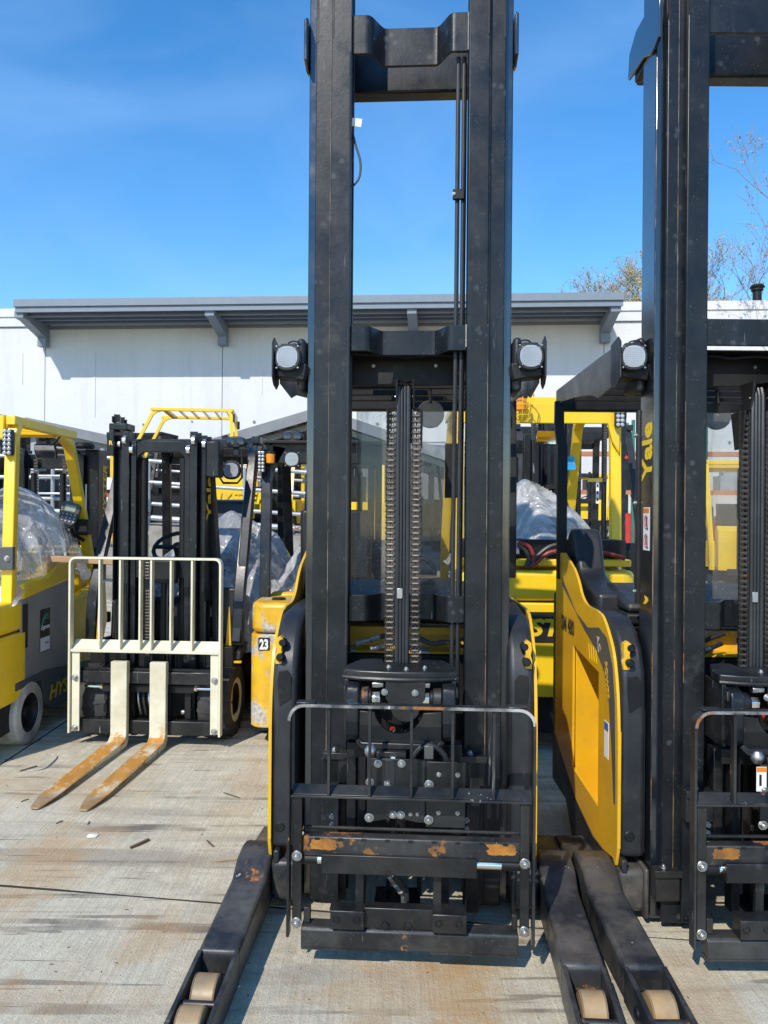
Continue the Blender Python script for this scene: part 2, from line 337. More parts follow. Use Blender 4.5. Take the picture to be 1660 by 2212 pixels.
M['yard'] = cmat('yard_concrete', (.33, .31, .28), .2)

def forkmat():
    m, t, b = _new('rusty_cream_fork'); g = G(t)
    cr = g.mix(g.ramp(g.noise(6, 5), .4, .7), (.66, .62, .47), (.50, .45, .30))
    rc = g.mix(g.ramp(g.noise(18, 6, st=(1, .3, 1)), .3, .7), (.55, .25, .03), (.38, .17, .035))
    sep = t.nodes.new('ShaderNodeSeparateXYZ'); t.links.new(g.c, sep.inputs[0])
    ge = t.nodes.new('ShaderNodeNewGeometry'); sn = t.nodes.new('ShaderNodeSeparateXYZ'); t.links.new(ge.outputs['True Normal'], sn.inputs[0])
    topf = g.mul(g.ramp(sn.outputs['Z'], .6, .8), g.ramp(sep.outputs['Z'], .14, .10))
    patch = g.ramp(g.noise(7.5, 9, .7, st=(1.2, .8, 1), off=(1.2, .4, 0)), .585, .47, .10, 1)
    low = g.mul(g.ramp(sep.outputs['Z'], .17, .07), g.ramp(g.noise(14, 8, .7), .50, .58))
    f = g.mul(g.mul(topf, patch), low, 'MAXIMUM')
    c = g.mix(f, cr, rc)
    tip = g.ramp(sep.outputs['Y'], -.86, -.95); c = g.mix(g.mul(tip, .8), c, (.25, .16, .08))
    t.links.new(c, b.inputs['Base Color']); b.inputs['Roughness'].default_value = .6; g.bump(g.noise(45, 6), .002, .8, b); return m
M['fork'] = forkmat()
def wrapmat():
    m, t, b = _new('clear_plastic_wrap'); g = G(t)
    b.inputs['Base Color'].default_value = (.93, .94, .96, 1); b.inputs['Roughness'].default_value = .10; b.inputs['Specular IOR Level'].default_value = 1.0
    n = g.noise(3.2, 4, .55, st=(1, 1, .45), dist=2.2); r1 = g.mul(g.ramp(n, .44, .5), g.ramp(n, .56, .5)); g.bump(g.mul(r1, g.mul(g.noise(6, 1, .4, dist=1.5), .5), 'ADD'), .006, .8, b)
    tr = t.nodes.new('ShaderNodeBsdfTransparent'); tr.inputs[0].default_value = (.93, .95, .97, 1); tl = t.nodes.new('ShaderNodeBsdfTranslucent'); tl.inputs[0].default_value = (.95, .96, .98, 1)
    m1 = t.nodes.new('ShaderNodeMixShader'); m1.inputs[0].default_value = .35; t.links.new(b.outputs[0], m1.inputs[1]); t.links.new(tl.outputs[0], m1.inputs[2])
    f0 = g.ramp(g.noise(2.2, 4, .6, dist=.8), .35, .65, .20, .60); f = g.mul(f0, g.mul(r1, .30), 'ADD')
    m2 = t.nodes.new('ShaderNodeMixShader'); t.links.new(f, m2.inputs[0]); t.links.new(tr.outputs[0], m2.inputs[1]); t.links.new(m1.outputs[0], m2.inputs[2])
    gl = t.nodes.new('ShaderNodeBsdfGlossy'); gl.inputs['Roughness'].default_value = .16; gl.inputs[0].default_value = (1, 1, 1, 1)
    t.links.new(b.inputs['Normal'].links[0].from_socket, gl.inputs['Normal'])
    fr = t.nodes.new('ShaderNodeFresnel'); fr.inputs[0].default_value = 1.45; t.links.new(b.inputs['Normal'].links[0].from_socket, fr.inputs['Normal'])
    m3 = t.nodes.new('ShaderNodeMixShader'); t.links.new(fr.outputs[0], m3.inputs[0]); t.links.new(m2.outputs[0], m3.inputs[1]); t.links.new(gl.outputs[0], m3.inputs[2])
    t.links.new(m3.outputs[0], t.nodes['Material Output'].inputs[0]); return m
M['wrap'] = wrapmat()
def glassmat():
    m, t, b = _new('smudged_polycarbonate'); g = G(t)
    b.inputs['Base Color'].default_value = (.42, .42, .40, 1); b.inputs['Roughness'].default_value = .08
    gl = t.nodes.new('ShaderNodeBsdfGlossy'); gl.inputs['Roughness'].default_value = .04; gl.inputs[0].default_value = (1, 1, 1, 1)
    df = t.nodes.new('ShaderNodeBsdfDiffuse'); df.inputs[0].default_value = (.46, .44, .40, 1)
    tr = t.nodes.new('ShaderNodeBsdfTransparent'); tr.inputs[0].default_value = (.86, .87, .87, 1)
    fr = t.nodes.new('ShaderNodeFresnel'); fr.inputs[0].default_value = 1.32
    m1 = t.nodes.new('ShaderNodeMixShader'); t.links.new(fr.outputs[0], m1.inputs[0]); t.links.new(tr.outputs[0], m1.inputs[1]); t.links.new(gl.outputs[0], m1.inputs[2])
    st = g.mul(g.ramp(g.noise(14, 8, .7, st=(1, 1, .12)), .50, .72), g.ramp(g.noise(2.2, 4, off=(3, 3, 6)), .45, .65))
    dp = g.mul(g.ramp(g.noise(75, 5, .6), .62, .68), g.ramp(g.noise(3, 3), .45, .65))
    f = g.mul(g.mul(g.mul(st, .55), g.mul(dp, .5), 'MAXIMUM'), .10, 'ADD')
    m2 = t.nodes.new('ShaderNodeMixShader'); t.links.new(f, m2.inputs[0]); t.links.new(m1.outputs[0], m2.inputs[1]); t.links.new(df.outputs[0], m2.inputs[2])
    t.links.new(m2.outputs[0], t.nodes['Material Output'].inputs[0]); return m
M['glass'] = glassmat()
M['mirror'] = paint('mirror_glass', (.88, .88, .88), .05, metal=1.0, var=.02)

# ---------------- ground ----------------
def struct(o): o['kind'] = 'structure'; return o
gb = MB(); gb.box(-90, 90, -40, 70, -.4, -.0022); ground = struct(gb.build('ground', M['joint'], smooth=0))
def ty(k, x): return 2.86 + (-.135) * (x - 0) + 4.4 * k      # cross joints run a little askew
lx = [-15.6, -11.1, -6.7, -2.24, 2.2, 6.7, 11.1]
for i in range(len(lx) - 1):
    for k in range(-2, 3):
        e = .0085; s = MB(); pts = []
        x0, x1 = lx[i] + e, lx[i + 1] - e
        def edge(xa, xb, kk, off, n=14):
            out = []
            for j in range(n + 1):
                x = xa + (xb - xa) * j / n; out.append((x, ty(kk, x) + off + .010 * noise.noise(Vector((x * 7, kk * 3.1, off * 50)))))
            return out
        pts = edge(x0, x1, k, e) + edge(x1, x0, k + 1, -e)
        s.prism(pts, 'z', -.05, 0)
        s.build('concrete_slab', M['concrete'], ground, 0, 1, 0)
yb = MB(); yb.box(-90, 90, ty(3, 0) + 1.8, 69, -.05, -.002); yb.build('far_yard', M['yard'], None, 0); bpy.data.objects['far_yard']['kind'] = 'structure'
# ---------------- white building behind ----------------
BF = Frame(0, 34.0, -4.0)
bld = thing('warehouse', 'long white concrete warehouse with a blue grey awning behind the forklifts', 'building', BF)
def bx(u, v=900): return BF.at(u, v, 0)[0]
xs = [-46, -34, bx(-290), bx(97), bx(480), bx(888), bx(1304), bx(1700), 26, 34, 42]
ztop = BF.at(20, 670, 0)[1]
for i in range(len(xs) - 1):
    box('wall_panel', M['wall'], bld, xs[i] + .012, xs[i + 1] - .012, 0, .25, -1, ztop - .8, .01, 1)
box('wall_core', M['joint'], bld, -46, 42, .02, 12, -1, ztop - .9, 0)
box('coping', M['wall'], bld, -46, 42, -.10, .3, ztop - .78, ztop, .02)
box('coping_lip', M['wall'], bld, -46, 42, -.16, -.10, ztop - .35, ztop + .03, .01)
for uu, v0, v1 in ((48, 762, 830), (205, 762, 900), (405, 765, 800), (565, 800, 850), (1400, 760, 830)):   # faint form marks cast in the wall
    x = bx(uu, v0); box('form_seam', M['wall'], bld, x, x + .05, -.022, 0, BF.at(uu, v1, 0)[1], BF.at(uu, v0, 0)[1], 0)
random.seed(3)
pm = MB()
for v in (700, 915, 958):
    for k in range(40):
        x = -20 + k * 1.02 + random.uniform(-.3, .3); z = BF.at(400, v, 0)[1] + random.uniform(-.12, .12)
        if v > 900 and random.random() < .35: continue
        pm.cyl((x, .004, z), (x, -.03, z), random.uniform(.04, .08), 7)
o = pm.build('tie_plug', M['retain'], bld); o['kind'] = 'stuff'
# awning
xa, xb = bx(97) - .0, bx(1308) + .1
zl = BF.at(97, 700, 0)[1]; e = 2.35
zt = BF.at(40, 648, -e)[1]; zb = BF.at(40, 676, -e)[1]
aw = MB().box(xa, xb, -e, -.01, zb + .12, zb + .2).build('awning', M['awning'], bld)
o = box('fascia', M['awning'], aw, xa - .06, xb + .06, -e - .08, -e, zb, zt - .22, .01)
o = box('gutter', M['awning'], aw, xa - .1, xb + .1, -e - .16, -e - .081, zt - .33, zt, .02)
for k in range(3): box('soffit_rib', M['awning'], aw, xa + .25, xb - .25, -e + .45 + k * .62, -e + .57 + k * .62, zb - .06, zb + .118, .01)
box('ledger', M['awning'], aw, xa, xb, -.09, -.012, zb - .16, zb + .118, .01)
for uu in (97, 482, 890, 1308):
    x = bx(uu) + (.05 if uu < 1300 else -.1)
    pr = [(-e + .02, zb + .1), (-.1, zb + .1), (-.1, zb - 1.0), (-.42, zb - 1.0), (-.42, zb - .62), (-e + .45, zb - .22), (-e + .02, zb - .2)]
    MB().prism(pr, 'x', x - .2, x + .2).build('bracket', M['awning'], aw, .015)
p = BF.at(1636, 640, 3)
vs = MB(); vs.cyl((p[0], 3, p[1] - 2), (p[0], 3, p[1] + .25), .2, 14); vs.cyl((p[0], 3, p[1] + .25), (p[0], 3, p[1] + .33), .27, 14); vs.cyl((p[0], 3, p[1] + .40), (p[0], 3, p[1] + .52), .34, 14, .26)
vs.build('roof_vent', M['dark'], bld)

# ---------------- canopies in front of it ----------------
def canopy(D, rid, le, ri, name, label, depth=8):
    cf = Frame(0, D, -4)
    pr, pl, pq = cf.at(*rid, 0), cf.at(*le, 0), cf.at(*ri, 0)
    t = thing(name, label, 'canopy', cf, 'metal canopies in front of the warehouse')
    for a, b in ((pl, pr), (pr, pq)):
        n = 12
        for k in range(n):       # standing roof panels, ridge to eave
            y0 = depth * k / n
            MB().prism([(a[0], a[1]), (b[0], b[1]), (b[0], b[1] - .05), (a[0], a[1] - .05)], 'y', y0 + .012, y0 + depth / n - .012).build('roof_panel', M['roof'], t)
        MB().prism([(a[0], a[1] + .05), (b[0], b[1] + .05), (b[0], b[1] - .22), (a[0], a[1] - .22)], 'y', -.06, -.001).build('barge_board', M['roof'], t)
        for k in range(7):
            f = (k + .5) / 7; x = a[0] + (b[0] - a[0]) * f; z = a[1] + (b[1] - a[1]) * f - .06
            box('purlin', M['grey'], t, x - .04, x + .04, .05, depth - .05, z - .14, z, 0)
        for k in range(4):
            y = .4 + k * 2.3; MB().bar([(a[0], y, a[1] - .3), (b[0], y, b[1] - .3)], .1, .14).build('rafter', M['grey'], t)
            box('post', M['grey'], t, a[0] - .08, a[0] + .08, y - .08, y + .08, -.5, a[1] - .36, 0)
            MB().tube([(a[0], y, a[1] - .75), (b[0], y, a[1] - .75 + .1 * (b[1] - a[1]))], .05, 6).build('tie_rod', M['galv'], t)
    return t
canopy(19, (690, 884), (440, 958), (1040, 1002), 'canopy', 'grey gabled metal canopy showing through the tall mast of the middle lift truck')
canopy(21, (60, 906), (-420, 985), (250, 947), 'canopy', 'grey gabled metal canopy behind the left edge forklift')
# dim shed wall under the canopies
sf = Frame(0, 29, -4)
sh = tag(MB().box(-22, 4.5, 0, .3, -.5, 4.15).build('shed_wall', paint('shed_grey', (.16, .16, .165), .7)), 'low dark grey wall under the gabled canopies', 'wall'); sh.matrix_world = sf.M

# ---------------- raised ramp with retaining wall and pipe rail ----------------
# the ramp falls towards the viewer's right
def rampz(x): return 1.22 - max(0, (x + 5)) * .065
rampm = MB(); rampm.prism([(-20, -.5), (-1.0, -.5), (-1.0, rampz(-1.0)), (-5, rampz(-5)), (-20, 1.22)], 'y', 13.2, 28)
struct(rampm.build('loading_ramp', M['yard'], None, .01))
rwm = thing('retaining_wall', 'weathered concrete retaining wall under the pipe railing', 'wall')
for k in range(6):
    x0 = -13.6 + k * 2.1; x1 = x0 + 2.08
    MB().prism([(x0, -.4), (x1, -.4), (x1, rampz(x1) + .10), (x0, rampz(x0) + .10)], 'y', 12.85, 13.19).build('wall_block', M['retain'], rwm, .012)
rail = thing('pipe_railing', 'galvanised pipe railing running down the concrete ramp', 'railing')
for y, x0, x1 in ((13.0, -14, -1.05), (17.5, -14, -1.05)):
    for h in (1.08, .72, .36, .12):
        MB().tube([(x0, y, rampz(x0) + h + .1), (-5, y, rampz(-5) + h + .1), (x1, y, rampz(x1) + h + .1)], .034 if h != .12 else .05, 8).build('rail', M['galv'], rail)
    x = x0 + .3
    while x < x1:
        MB().cyl((x, y, rampz(x) + .08), (x, y, rampz(x) + 1.19), .034, 8).build('post', M['galv'], rail); x += 1.62
lf = Frame(*P(150, 1100, 12.6).to_2d(), -3)
lad = thing('steel_rack', 'galvanised ladder shaped rack stacked beside the ramp railing at left', 'rack', lf)
for x in (-.55, .55): MB().cyl((x, 0, .2), (x, 0, 2.5), .035, 8).build('post', M['galv'], lad)
for k in range(7): MB().cyl((-.6, 0, .6 + k * .29), (.6, 0, .6 + k * .29), .020 + (.02 if k in (3, 6) else 0), 8).build('rung', M['galv'], lad)
# red and white warning board on the ramp
wf = Frame(*P(222, 1080, 12.2).to_2d(), 0)
wb = thing('notice_board', 'white and red notice board on a yellow post behind the forklift masts', 'sign', wf)
for x in (-.16, .14): box('yellow_post', M['yale'], wb, x - .025, x + .025, 0, .04, 1.0, 2.42, .003)
box('white_board', M['white'], wb, -.2, .2, -.03, -.005, 1.82, 2.0, .003)
text('NO', .10, M['red'], wb, TM(-.12, -.033, 1.87), bold=.004)
box('red_board', M['red'], wb, -.12, .2, -.03, -.005, 1.2, 1.76, .003)
for k in range(4): box('label', M['white'], wb, -.02, .17, -.038, -.0305, 1.27 + k * .12, 1.34 + k * .12, 0)

# ---------------- pallet racking at far right ----------------
rf = Frame(0, 30.5, -4)
rk = thing('pallet_rack', 'orange and green pallet racking standing against the white warehouse wall', 'rack', rf)
x0 = rf.at(1060, 980, 0)[0]; zb_ = rf.at(1200, 979, 0)[1]
for k in range(7):
    x = x0 + k * 2.75
    for yy in (0, 1.0):
        box('upright', M['rackgreen'], rk, x - .06, x + .06, yy, yy + .1, -.2, zb_ + 1.3, 0)
    for z in (.9, 2.0, 3.0): MB().bar([(x, .1, z), (x, 1.0, z + .8)], .04, .04).build('brace', M['rackgreen'], rk)
    if k < 6:
        for z in (zb_ - .1, 2.25):
            box('beam', M['rackorange'], rk, x + .065, x + 2.68, -.02, .08, z, z + .17, 0)
            box('deck', M['rackorange'], rk, x + .065, x + 2.68, .1, 1.0, z + .05, z + .1, 0)
random.seed(11)
CN = ['red', 'black', 'grey', 'black', 'off white', 'charcoal', 'red']; ORD = 'first second third fourth fifth sixth seventh eighth ninth tenth eleventh twelfth thirteenth'.split()
cols = [M['red'], M['dark'], M['grey'], M['dark'], M['whitetyre'], M['charcoal'], M['red']]
for k in range(26):
    x = x0 + .3 + (k % 13) * 1.25 + random.uniform(0, .25); lev = 0 if k < 13 else 1
    z = (.0, 2.35)[lev]; ww = random.uniform(.6, 1.0); hh = random.uniform(.5, 1.0) if lev else random.uniform(.7, 1.7)
    g_ = Frame(0, 30.5, -4)
    b_ = MB(); b_.box(-ww / 2, ww / 2, 0, .8, 0, hh); b_.box(-ww / 2 + .05, ww / 2 - .05, -.03, 0, .08, hh - .1); b_.box(-ww / 3, ww / 3, .1, .6, hh, hh + random.uniform(.05, .25))
    b_ = b_.build('battery_box', cols[(k * 5) % 7]); b_.matrix_world = g_.M @ Matrix.Translation((x, .12, z))
    tag(b_, CN[(k * 5) % 7] + ' ' + ('topmost' if lev else 'lowest') + ' crate in the far racking, bay position %s from the left' % ORD[k % 13], 'crate', 'crates in the far racking')

# ---------------- trees ----------------
def tree(name, label, base, h, seed, spread, leafm, ndepth=6, upr=.55, br=.62, lean=(0, 0), leafn=3, lsize=.09):
    random.seed(seed); t = thing(name, label, 'tree', None, None, base)
    tb = MB(); lb = MB()
    def grow(p, d, ln, r, dep):
        pts = [p]; q = p; dd = d
        for k in range(3):
            dd = (dd + Vector((random.uniform(-1, 1), random.uniform(-1, 1), random.uniform(-.3, .9))) * .13).normalized(); q = q + dd * ln / 3; pts.append(q)
        n = 6 if dep > 3 else 3
        tb.sweep(pts, [(r * math.cos(2 * math.pi * i / n), r * math.sin(2 * math.pi * i / n)) for i in range(n)], (0.3, 1, 0.1), cap=False, rec=False)
        if dep <= 2:
            for _ in range(leafn):
                c = pts[random.randint(0, 3)] + Vector((random.gauss(0, .07), random.gauss(0, .07), random.gauss(-.03, .07)))
                a = Vector((random.uniform(-1, 1), random.uniform(-1, 1), random.uniform(-1, 1))).normalized() * lsize * random.uniform(.5, 1.2); b2 = a.orthogonal().normalized() * lsize * .35
                lb.face([c - a, c + b2, c + a, c - b2])
        if dep == 0: return
        for k in range(3 if dep > 1 else 4):
            ang = random.uniform(0, 6.28); sp = random.uniform(.35, .8) * spread
            o1 = dd.orthogonal().normalized(); o2 = dd.cross(o1)
            nd = (dd + (o1 * math.cos(ang) + o2 * math.sin(ang)) * sp + Vector((0, 0, upr * .3))).normalized()
            grow(pts[random.choice((2, 3, 3))] if k else q, nd, ln * random.uniform(br - .08, br + .14), r * .6, dep - 1)
    grow(Vector((0, 0, 0)), Vector((lean[0], lean[1], 1)).normalized(), h * .34, h * .011, ndepth)
    tb.build('trunk', M['bark'], t, smooth=0); lb.build('crown', leafm, t, smooth=0); return t
# ---- far fleet etc. follow
# ================= stand-up reach trucks =================
FA = Frame(.085, 2.87, -3.4)
FB = Frame(1.365, 2.84, 0.3)
def a(u, v, y=0): return FA.at(u, v, y)
def ax(u, y=0, v=1400): return FA.at(u, v, y)[0]
def az(v, y=0, u=870): return FA.at(u, v, y)[1]

def boltmesh(r=.012, hgt=.009):
    r *= .86; s = MB(); s.cyl((0, 0, 0), (0, -.003, 0), r * 1.35, 14); s.cyl((0, -.003, 0), (0, -.003 - hgt, 0), r, 6, r * .93); s.cyl((0, -.003 - hgt, 0), (0, -.006 - hgt, 0), r * .55, 10)
    return s.build('bolt', M['zinc'], None, .0008, 1)
BOLT = boltmesh()
bolt0_used = []
def bolt(parent, x, y, z, s=1.0, rz=0, rx=0):
    m = Matrix.Translation((x, y, z)) @ Matrix.Rotation(R(rz), 4, 'Z') @ Matrix.Rotation(R(rx), 4, 'X') @ Matrix.Diagonal((s, s, s, 1))
    if not bolt0_used:
        bolt0_used.append(1); BOLT.parent = parent; BOLT.matrix_local = m; return BOLT
    return inst(BOLT, m, parent, 'bolt')
# one link of leaf chain, built once
lk = MB(); pt = .0205
for x in (-.0145, -.0085, .0085, .0145):
    lk.prism([(-.0065 + px, pz) for px, pz in [(0, -.008), (.013, -.008), (.013, pt + .004), (0, pt + .004)]] if abs(x) > .01 else [(-.0055, -.013), (.0055, -.013), (.0055, .012), (-.0055, .012)], 'x', x - .0016, x + .0016)
lk.cyl((-.0185, 0, 0), (.0185, 0, 0), .0038, 7); lk.cyl((-.012, 0, 0), (.012, 0, 0), .0066, 8)
LINK = lk.build('chain_link', M['chain'], None, 0, 1)
link_used = []
def chain(parent, x, y, z0, z1, name='lift_chain'):
    c = MB().box(x - .003, x + .003, y + .004, y + .007, z0, z1).build(name, M['chain'], parent, 0)
    z = z0 + pt / 2
    while z < z1:
        m = Matrix.Translation((x, y, z))
        if not link_used: link_used.append(1); LINK.parent = c; LINK.matrix_local = m
        else: inst(LINK, m, c, 'chain_link')
        z += pt
    return c

def lamp(parent, x, y, z, r=.042, m='lens', yaw=0, square=True):
    """square-ish work light with a ribbed housing, lens facing -y"""
    T = Matrix.Translation((x, y, z)) @ Matrix.Rotation(R(yaw), 4, 'Z')
    n = 28
    def sq(rr): 
        o = []
        for i in range(n):
            q = 2 * math.pi * i / n; k = 1 / (abs(math.cos(q)) ** 2.5 + abs(math.sin(q)) ** 2.5) ** (1 / 2.5) if square else 1
            o.append((rr * k * math.cos(q), rr * k * math.sin(q)))
        return o
    s = MB(T); s.prism(sq(r * 1.18), 'y', -.006, .035); s.prism(sq(r * .95), 'y', .035, .06); s.prism(sq(r * 1.24), 'y', .0, .012)
    for k in range(5): s.box(-r * .7, r * .7, .01 + k * .009, .014 + k * .009, r * 1.1, r * 1.32)
    h = s.build('work_light', M['plastic'], parent, .002)
    s = MB(T); s.prism(sq(r * .98), 'y', -.009, -.0062)
    l = s.build('lens', M[m], h, .002)
    s = MB(T)
    for k in range(-4, 5): s.box(-r * .85, r * .85, -.0102, -.0092, k * r * .19 - .0006, k * r * .19 + .0006); s.box(k * r * .19 - .0006, k * r * .19 + .0006, -.0104, -.0092, -r * .85, r * .85)
    o = s.build('lens_rib', M['lensrib'], h, 0); o['kind'] = 'stuff'
    for sx in (-1, 1):
        for sz in (-1, 1): bolt(h, x + sx * r * .98, y - .006, z + sz * r * .98, .25)
    return h

def reach_truck(fr, name, label, variant):
    B = variant == 'B'
    t = thing(name, label, 'forklift', fr, 'stand-up reach trucks in the front row')
    ZT = 3.80
    # ---- three-stage mast
    for s in (-1, 1):
        def rail_prism(x0, x1, xw0, xw1, y0, y1, th, z0, z1, nm, mm='mast'):
            pts = [(x0, y0), (x1, y0), (x1, y0 + th), (xw1, y0 + th), (xw1, y1 - th), (x1, y1 - th), (x1, y1), (x0, y1), (x0, y1 - th), (xw0, y1 - th), (xw0, y0 + th), (x0, y0 + th)]
            pts = [q for i, q in enumerate(pts) if q != pts[i - 1]]
            return MB().prism([(s * p, q) for p, q in pts], 'z', z0, z1).build(nm, M[mm], t, .004)
        r0 = rail_prism(.218, .296, .226, .242, 0, .105, .018, .045, ZT, 'inner_rail')
        r1 = rail_prism(.264, .358, .303, .320, .028, .142, .018, .03, ZT - .05, 'middle_rail')
        r2 = rail_prism(.324, .388, .366, .388, .060, .200, .018, .03, ZT - .10, 'outer_rail', 'gloss')
        for (rr_, xx_, yy_, za, zb_) in ((r0, .2955, -.0009, .5, 2.2 if s > 0 else 1.5), (r1, .2995, .0271, .35, 3.3)) if not B else ((r0, .2955, -.0009, .9, 1.9), (r1, .3175, .0271, .2, 3.5), (r2, .3862, .0591, .35, 2.9)):
            box('rub_line', M['rubbed'], rr_, s * xx_ - .0011, s * xx_ + .0011, yy_, yy_ + .0006, za, zb_, 0)
        # roller pockets near the mast top
        for rr, x, y in ((r0, .290, -.0015), (r1, .352, .0265)):
            z0 = a(700, 84, 0)[1]
            MB().prism([(s * x - .004, z0 + .006), (s * x - .004, z0 + .4), (s * x + .004, z0 + .4), (s * x + .004, z0 + .006), (s * x, z0)], 'y', y, y + .006).build('roller_slot', M['dark'], rr)
        o = MB().cyl((s * .268, .05, 3.46), (s * .300, .05, 3.46), .03, 20).build('mast_roller', M['zinc'], r0, .002)
        # folded tab plate high on the outside of the outer rail
        zz = lambda v: FB.ats(1380, v, -.39)[1]
        tabp = [(.0, 3.20), (.0, 3.35), (.03, 3.375), (.25, 3.375), (.33, 3.33), (.345, 3.235), (.27, 3.225), (.16, 3.22), (.10, 3.19), (.06, 3.185)]
        MB().prism(tabp, 'x', s * .389, s * .401).build('tab_plate', M['gloss'], t, .003)
        # weld beads beside the crossmember
        for zc, hh in ((3.30, .07), (2.165, .045)):
            wb_ = MB()
            for k in range(int(hh * 2 / .007)): wb_.lathe([(-.004, .002), (0, .0042), (.004, .002)], (s * .2155, .012, zc - hh + k * .007), 'z', 6)
            o = wb_.build('weld_bead', M['zinc' if s > 0 else 'mast'], t); o['kind'] = 'stuff'
        # clamp blocks low on the mast
        for (zb, yb, ww) in ((.42, -.045, .05), (.12, .0, .045)) if B else ((.50, -.05, .045),):
            xx = s * (.25 if zb > .3 else .345)
            cb = box('clamp_block', M['steel'], t, xx - ww, xx + ww, yb, yb + .049, zb, zb + .11, .005)
            box('clamp_lip', M['steel'], cb, xx - ww - .004, xx + ww + .004, yb - .012, yb - .0005, zb + .09, zb + .114, .002)
            bolt(cb, xx - s * 0 - .01, yb + .015, zb + .114, 1.0, 0, -90)
    # crossmembers, bowed back between the inner rails
    def cross(zb, zt, nm='crossmember', y=.012, flat=False, m='mast'):
        if flat: return box(nm, M[m], t, -.219, .219, .01, .028, zb, zt, .003)
        def prof(x):
            k = min(1, max(0, (abs(x) - .095) / .065)); k = k * k * (3 - 2 * k); return .085 * (1 - k) 
        xs_ = [-.2178 + i * .4356 / 48 for i in range(49)]
        f = [(x, y + prof(x)) for x in xs_]; b_ = [(x, y + prof(x) + .014) for x in reversed(xs_)]
        return MB().prism(f + b_, 'z', zb, zt).build(nm, M[m], t, .0025)
    cross(3.222, 3.368, flat=B); cross(2.105, 2.20, flat=B); cross(1.085, 1.185, y=.03)
    box('rear_crossmember', M['mast'], t, -.365, .365, .28, .36, 3.22, 3.39, .01)
    for s in (-1, 1): box('rear_tie', M['mast'], t, s * .36, s * .388, .201, .30, 3.2, 3.4, .004)
    # ---- lift cylinder, sheaves, chains and hoses in the middle
    zt_ = az(826, -.02); zm = az(886, -.02); zc1 = az(1446, -.03)
    cxm = ax(872, -.02, 1100)
    MB().cyl((cxm, .03, .25), (cxm, .03, zt_ - .07), .024, 20).build('lift_cylinder', M['dark'], t)
    xw = (ax(836), ax(908)); xn = (ax(855), ax(890))
    xa_, xb_ = xw[0], xw[1]
    yb_ = -.045
    for s, xo, xi in ((-1, xw[0], xn[0]), (1, xw[1], xn[1])):   # bent strap guard either side of the sheaves
        MB().sweep([(cxm + s * .004, yb_ + .02, zt_ - (0 if s < 0 else .004)), (xi, yb_ + .02, zt_), (xi, yb_ + .02, zm + .005), (xo, yb_ + .02, zm - .004), (xo, yb_ + .02, zm - .14)], [(-.002, -.028), (.002, -.028), (.002, .028), (-.002, .028)], (0, 1, 0)).build('sheave_guard', M['dark'], t, .0008)
    box('sheave_plate', M['dark'], t, xn[0], xn[1], .0, .012, zm - .12, zt_ - .02, .002)
    for sx in (-1, 1): bolt(t, cxm + sx * .03, yb_ - .008, zm + .045, .35, sx * 90)
    for i, u in enumerate((859.5, 867, 874, 881.5)):
        x = ax(u, -.05, 1100); r = .0078 if i in (0, 3) else .0055
        MB().tube([(x, .02, zt_ - .05), (x, .01, zt_ - .028), (x, -.015, zt_ - .014), (x, -.04, zt_ - .022), (x, -.05, zt_ - .05), (x, -.05, 1.4), (x, -.05, zc1)], r, 8, (1, 0, 0)).build('hydraulic_hose', M['hose'], t)
    box('hose_clip', M['zinc'], t, ax(857, -.06), ax(869, -.06), -.061, -.058, az(1293, -.06), az(1271, -.06), .001)
    for u in (844, 899): chain(t, ax(u, -.045, 1100), -.045, zc1 - .02, zm - .012)
    for u, rr in ((985, .0085), (997.5, .0085)):
        x = ax(u, .05, 700); x = x - .003
        MB().tube([(x + .006, .05, 3.22), (x + .004, .05, 2.2), (x, .05, 1.6), (x - .003, .05, .75)], rr, 8, (1, 0, 0)).build('hydraulic_hose', M['hose'], t)
    x = ax(991, .04, 425); box('hose_clamp', M['dark'], t, x - .022, x + .022, .03, .046, az(434, .04), az(412, .04), .003)
    bolt(t, x - .018, .03, az(423, .04), .5)
    MB().tube([(.2095, .06, 3.2), (.205, .06, 1.1)], .006, 6, (1, 0, 0)).build('cable', M['hose'], t)
    x = ax(753, .03, 700)
    MB().tube([(x + .004, .0, 3.22), (x + .004, .0, 1.0)], .0052, 6, (1, 0, 0)).build('cable', M['hose'], t)
    if not B:
        MB().tube([(p[0], .03, p[1]) for p in [a(u, v, .03) for u, v in smoothuv([(758, 200), (758, 262), (768, 310), (779, 350), (776, 385), (756, 412), (752, 440)])]], .0042, 6, (0, 1, 0)).build('cable', M['hose'], t)
        p0 = a(757, 255, .03); MB(TM(p0[0], .028, p0[1], 0, 8, 0)).box(0, .046, -.001, .001, -.03, .0).build('paper_tag', M['white'], t)
        for v in (225, 300, 345):
            z = az(v, .04); box('cable_clip', M['dark'], t, x - .008, x + .012, .03, .045, z - .008, z + .008, .001)
    # ---- polycarbonate screen behind the mast
    z0, z1 = az(1286, .25), az(889, .25)
    MB().box(-.215, .215, .25, .256, z0, z1).build('windscreen', M['glass'], t, .001)
    if not B: box('screen_bracket', M['dark'], t, .145, .21, .235, .248, az(1075, .25), az(958, .25), .004)
    # ---- overhead guard
    g0, g1 = az(833, .22), az(764, .22)
    og = box('overhead_guard', M['dark'], t, -.36, .36, .215, .235, g0 - .0, g1, .003)
    for x in (-.145, .105): bolt(og, x, .215, az(790, .21), .5)
    box('guard_lip', M['dark'], og, -.36, .36, .14, .2145, g1 - .004, g1 + .001, .001)
    for y in (.5, .68, .86): box('guard_bar', M['dark'], og, -.44, .44, y, y + .035, 2.04, 2.09, .004)
    box('guard_rear_beam', M['dark'], og, -.46, .46, 1.06, 1.12, 2.02, 2.10, .01)
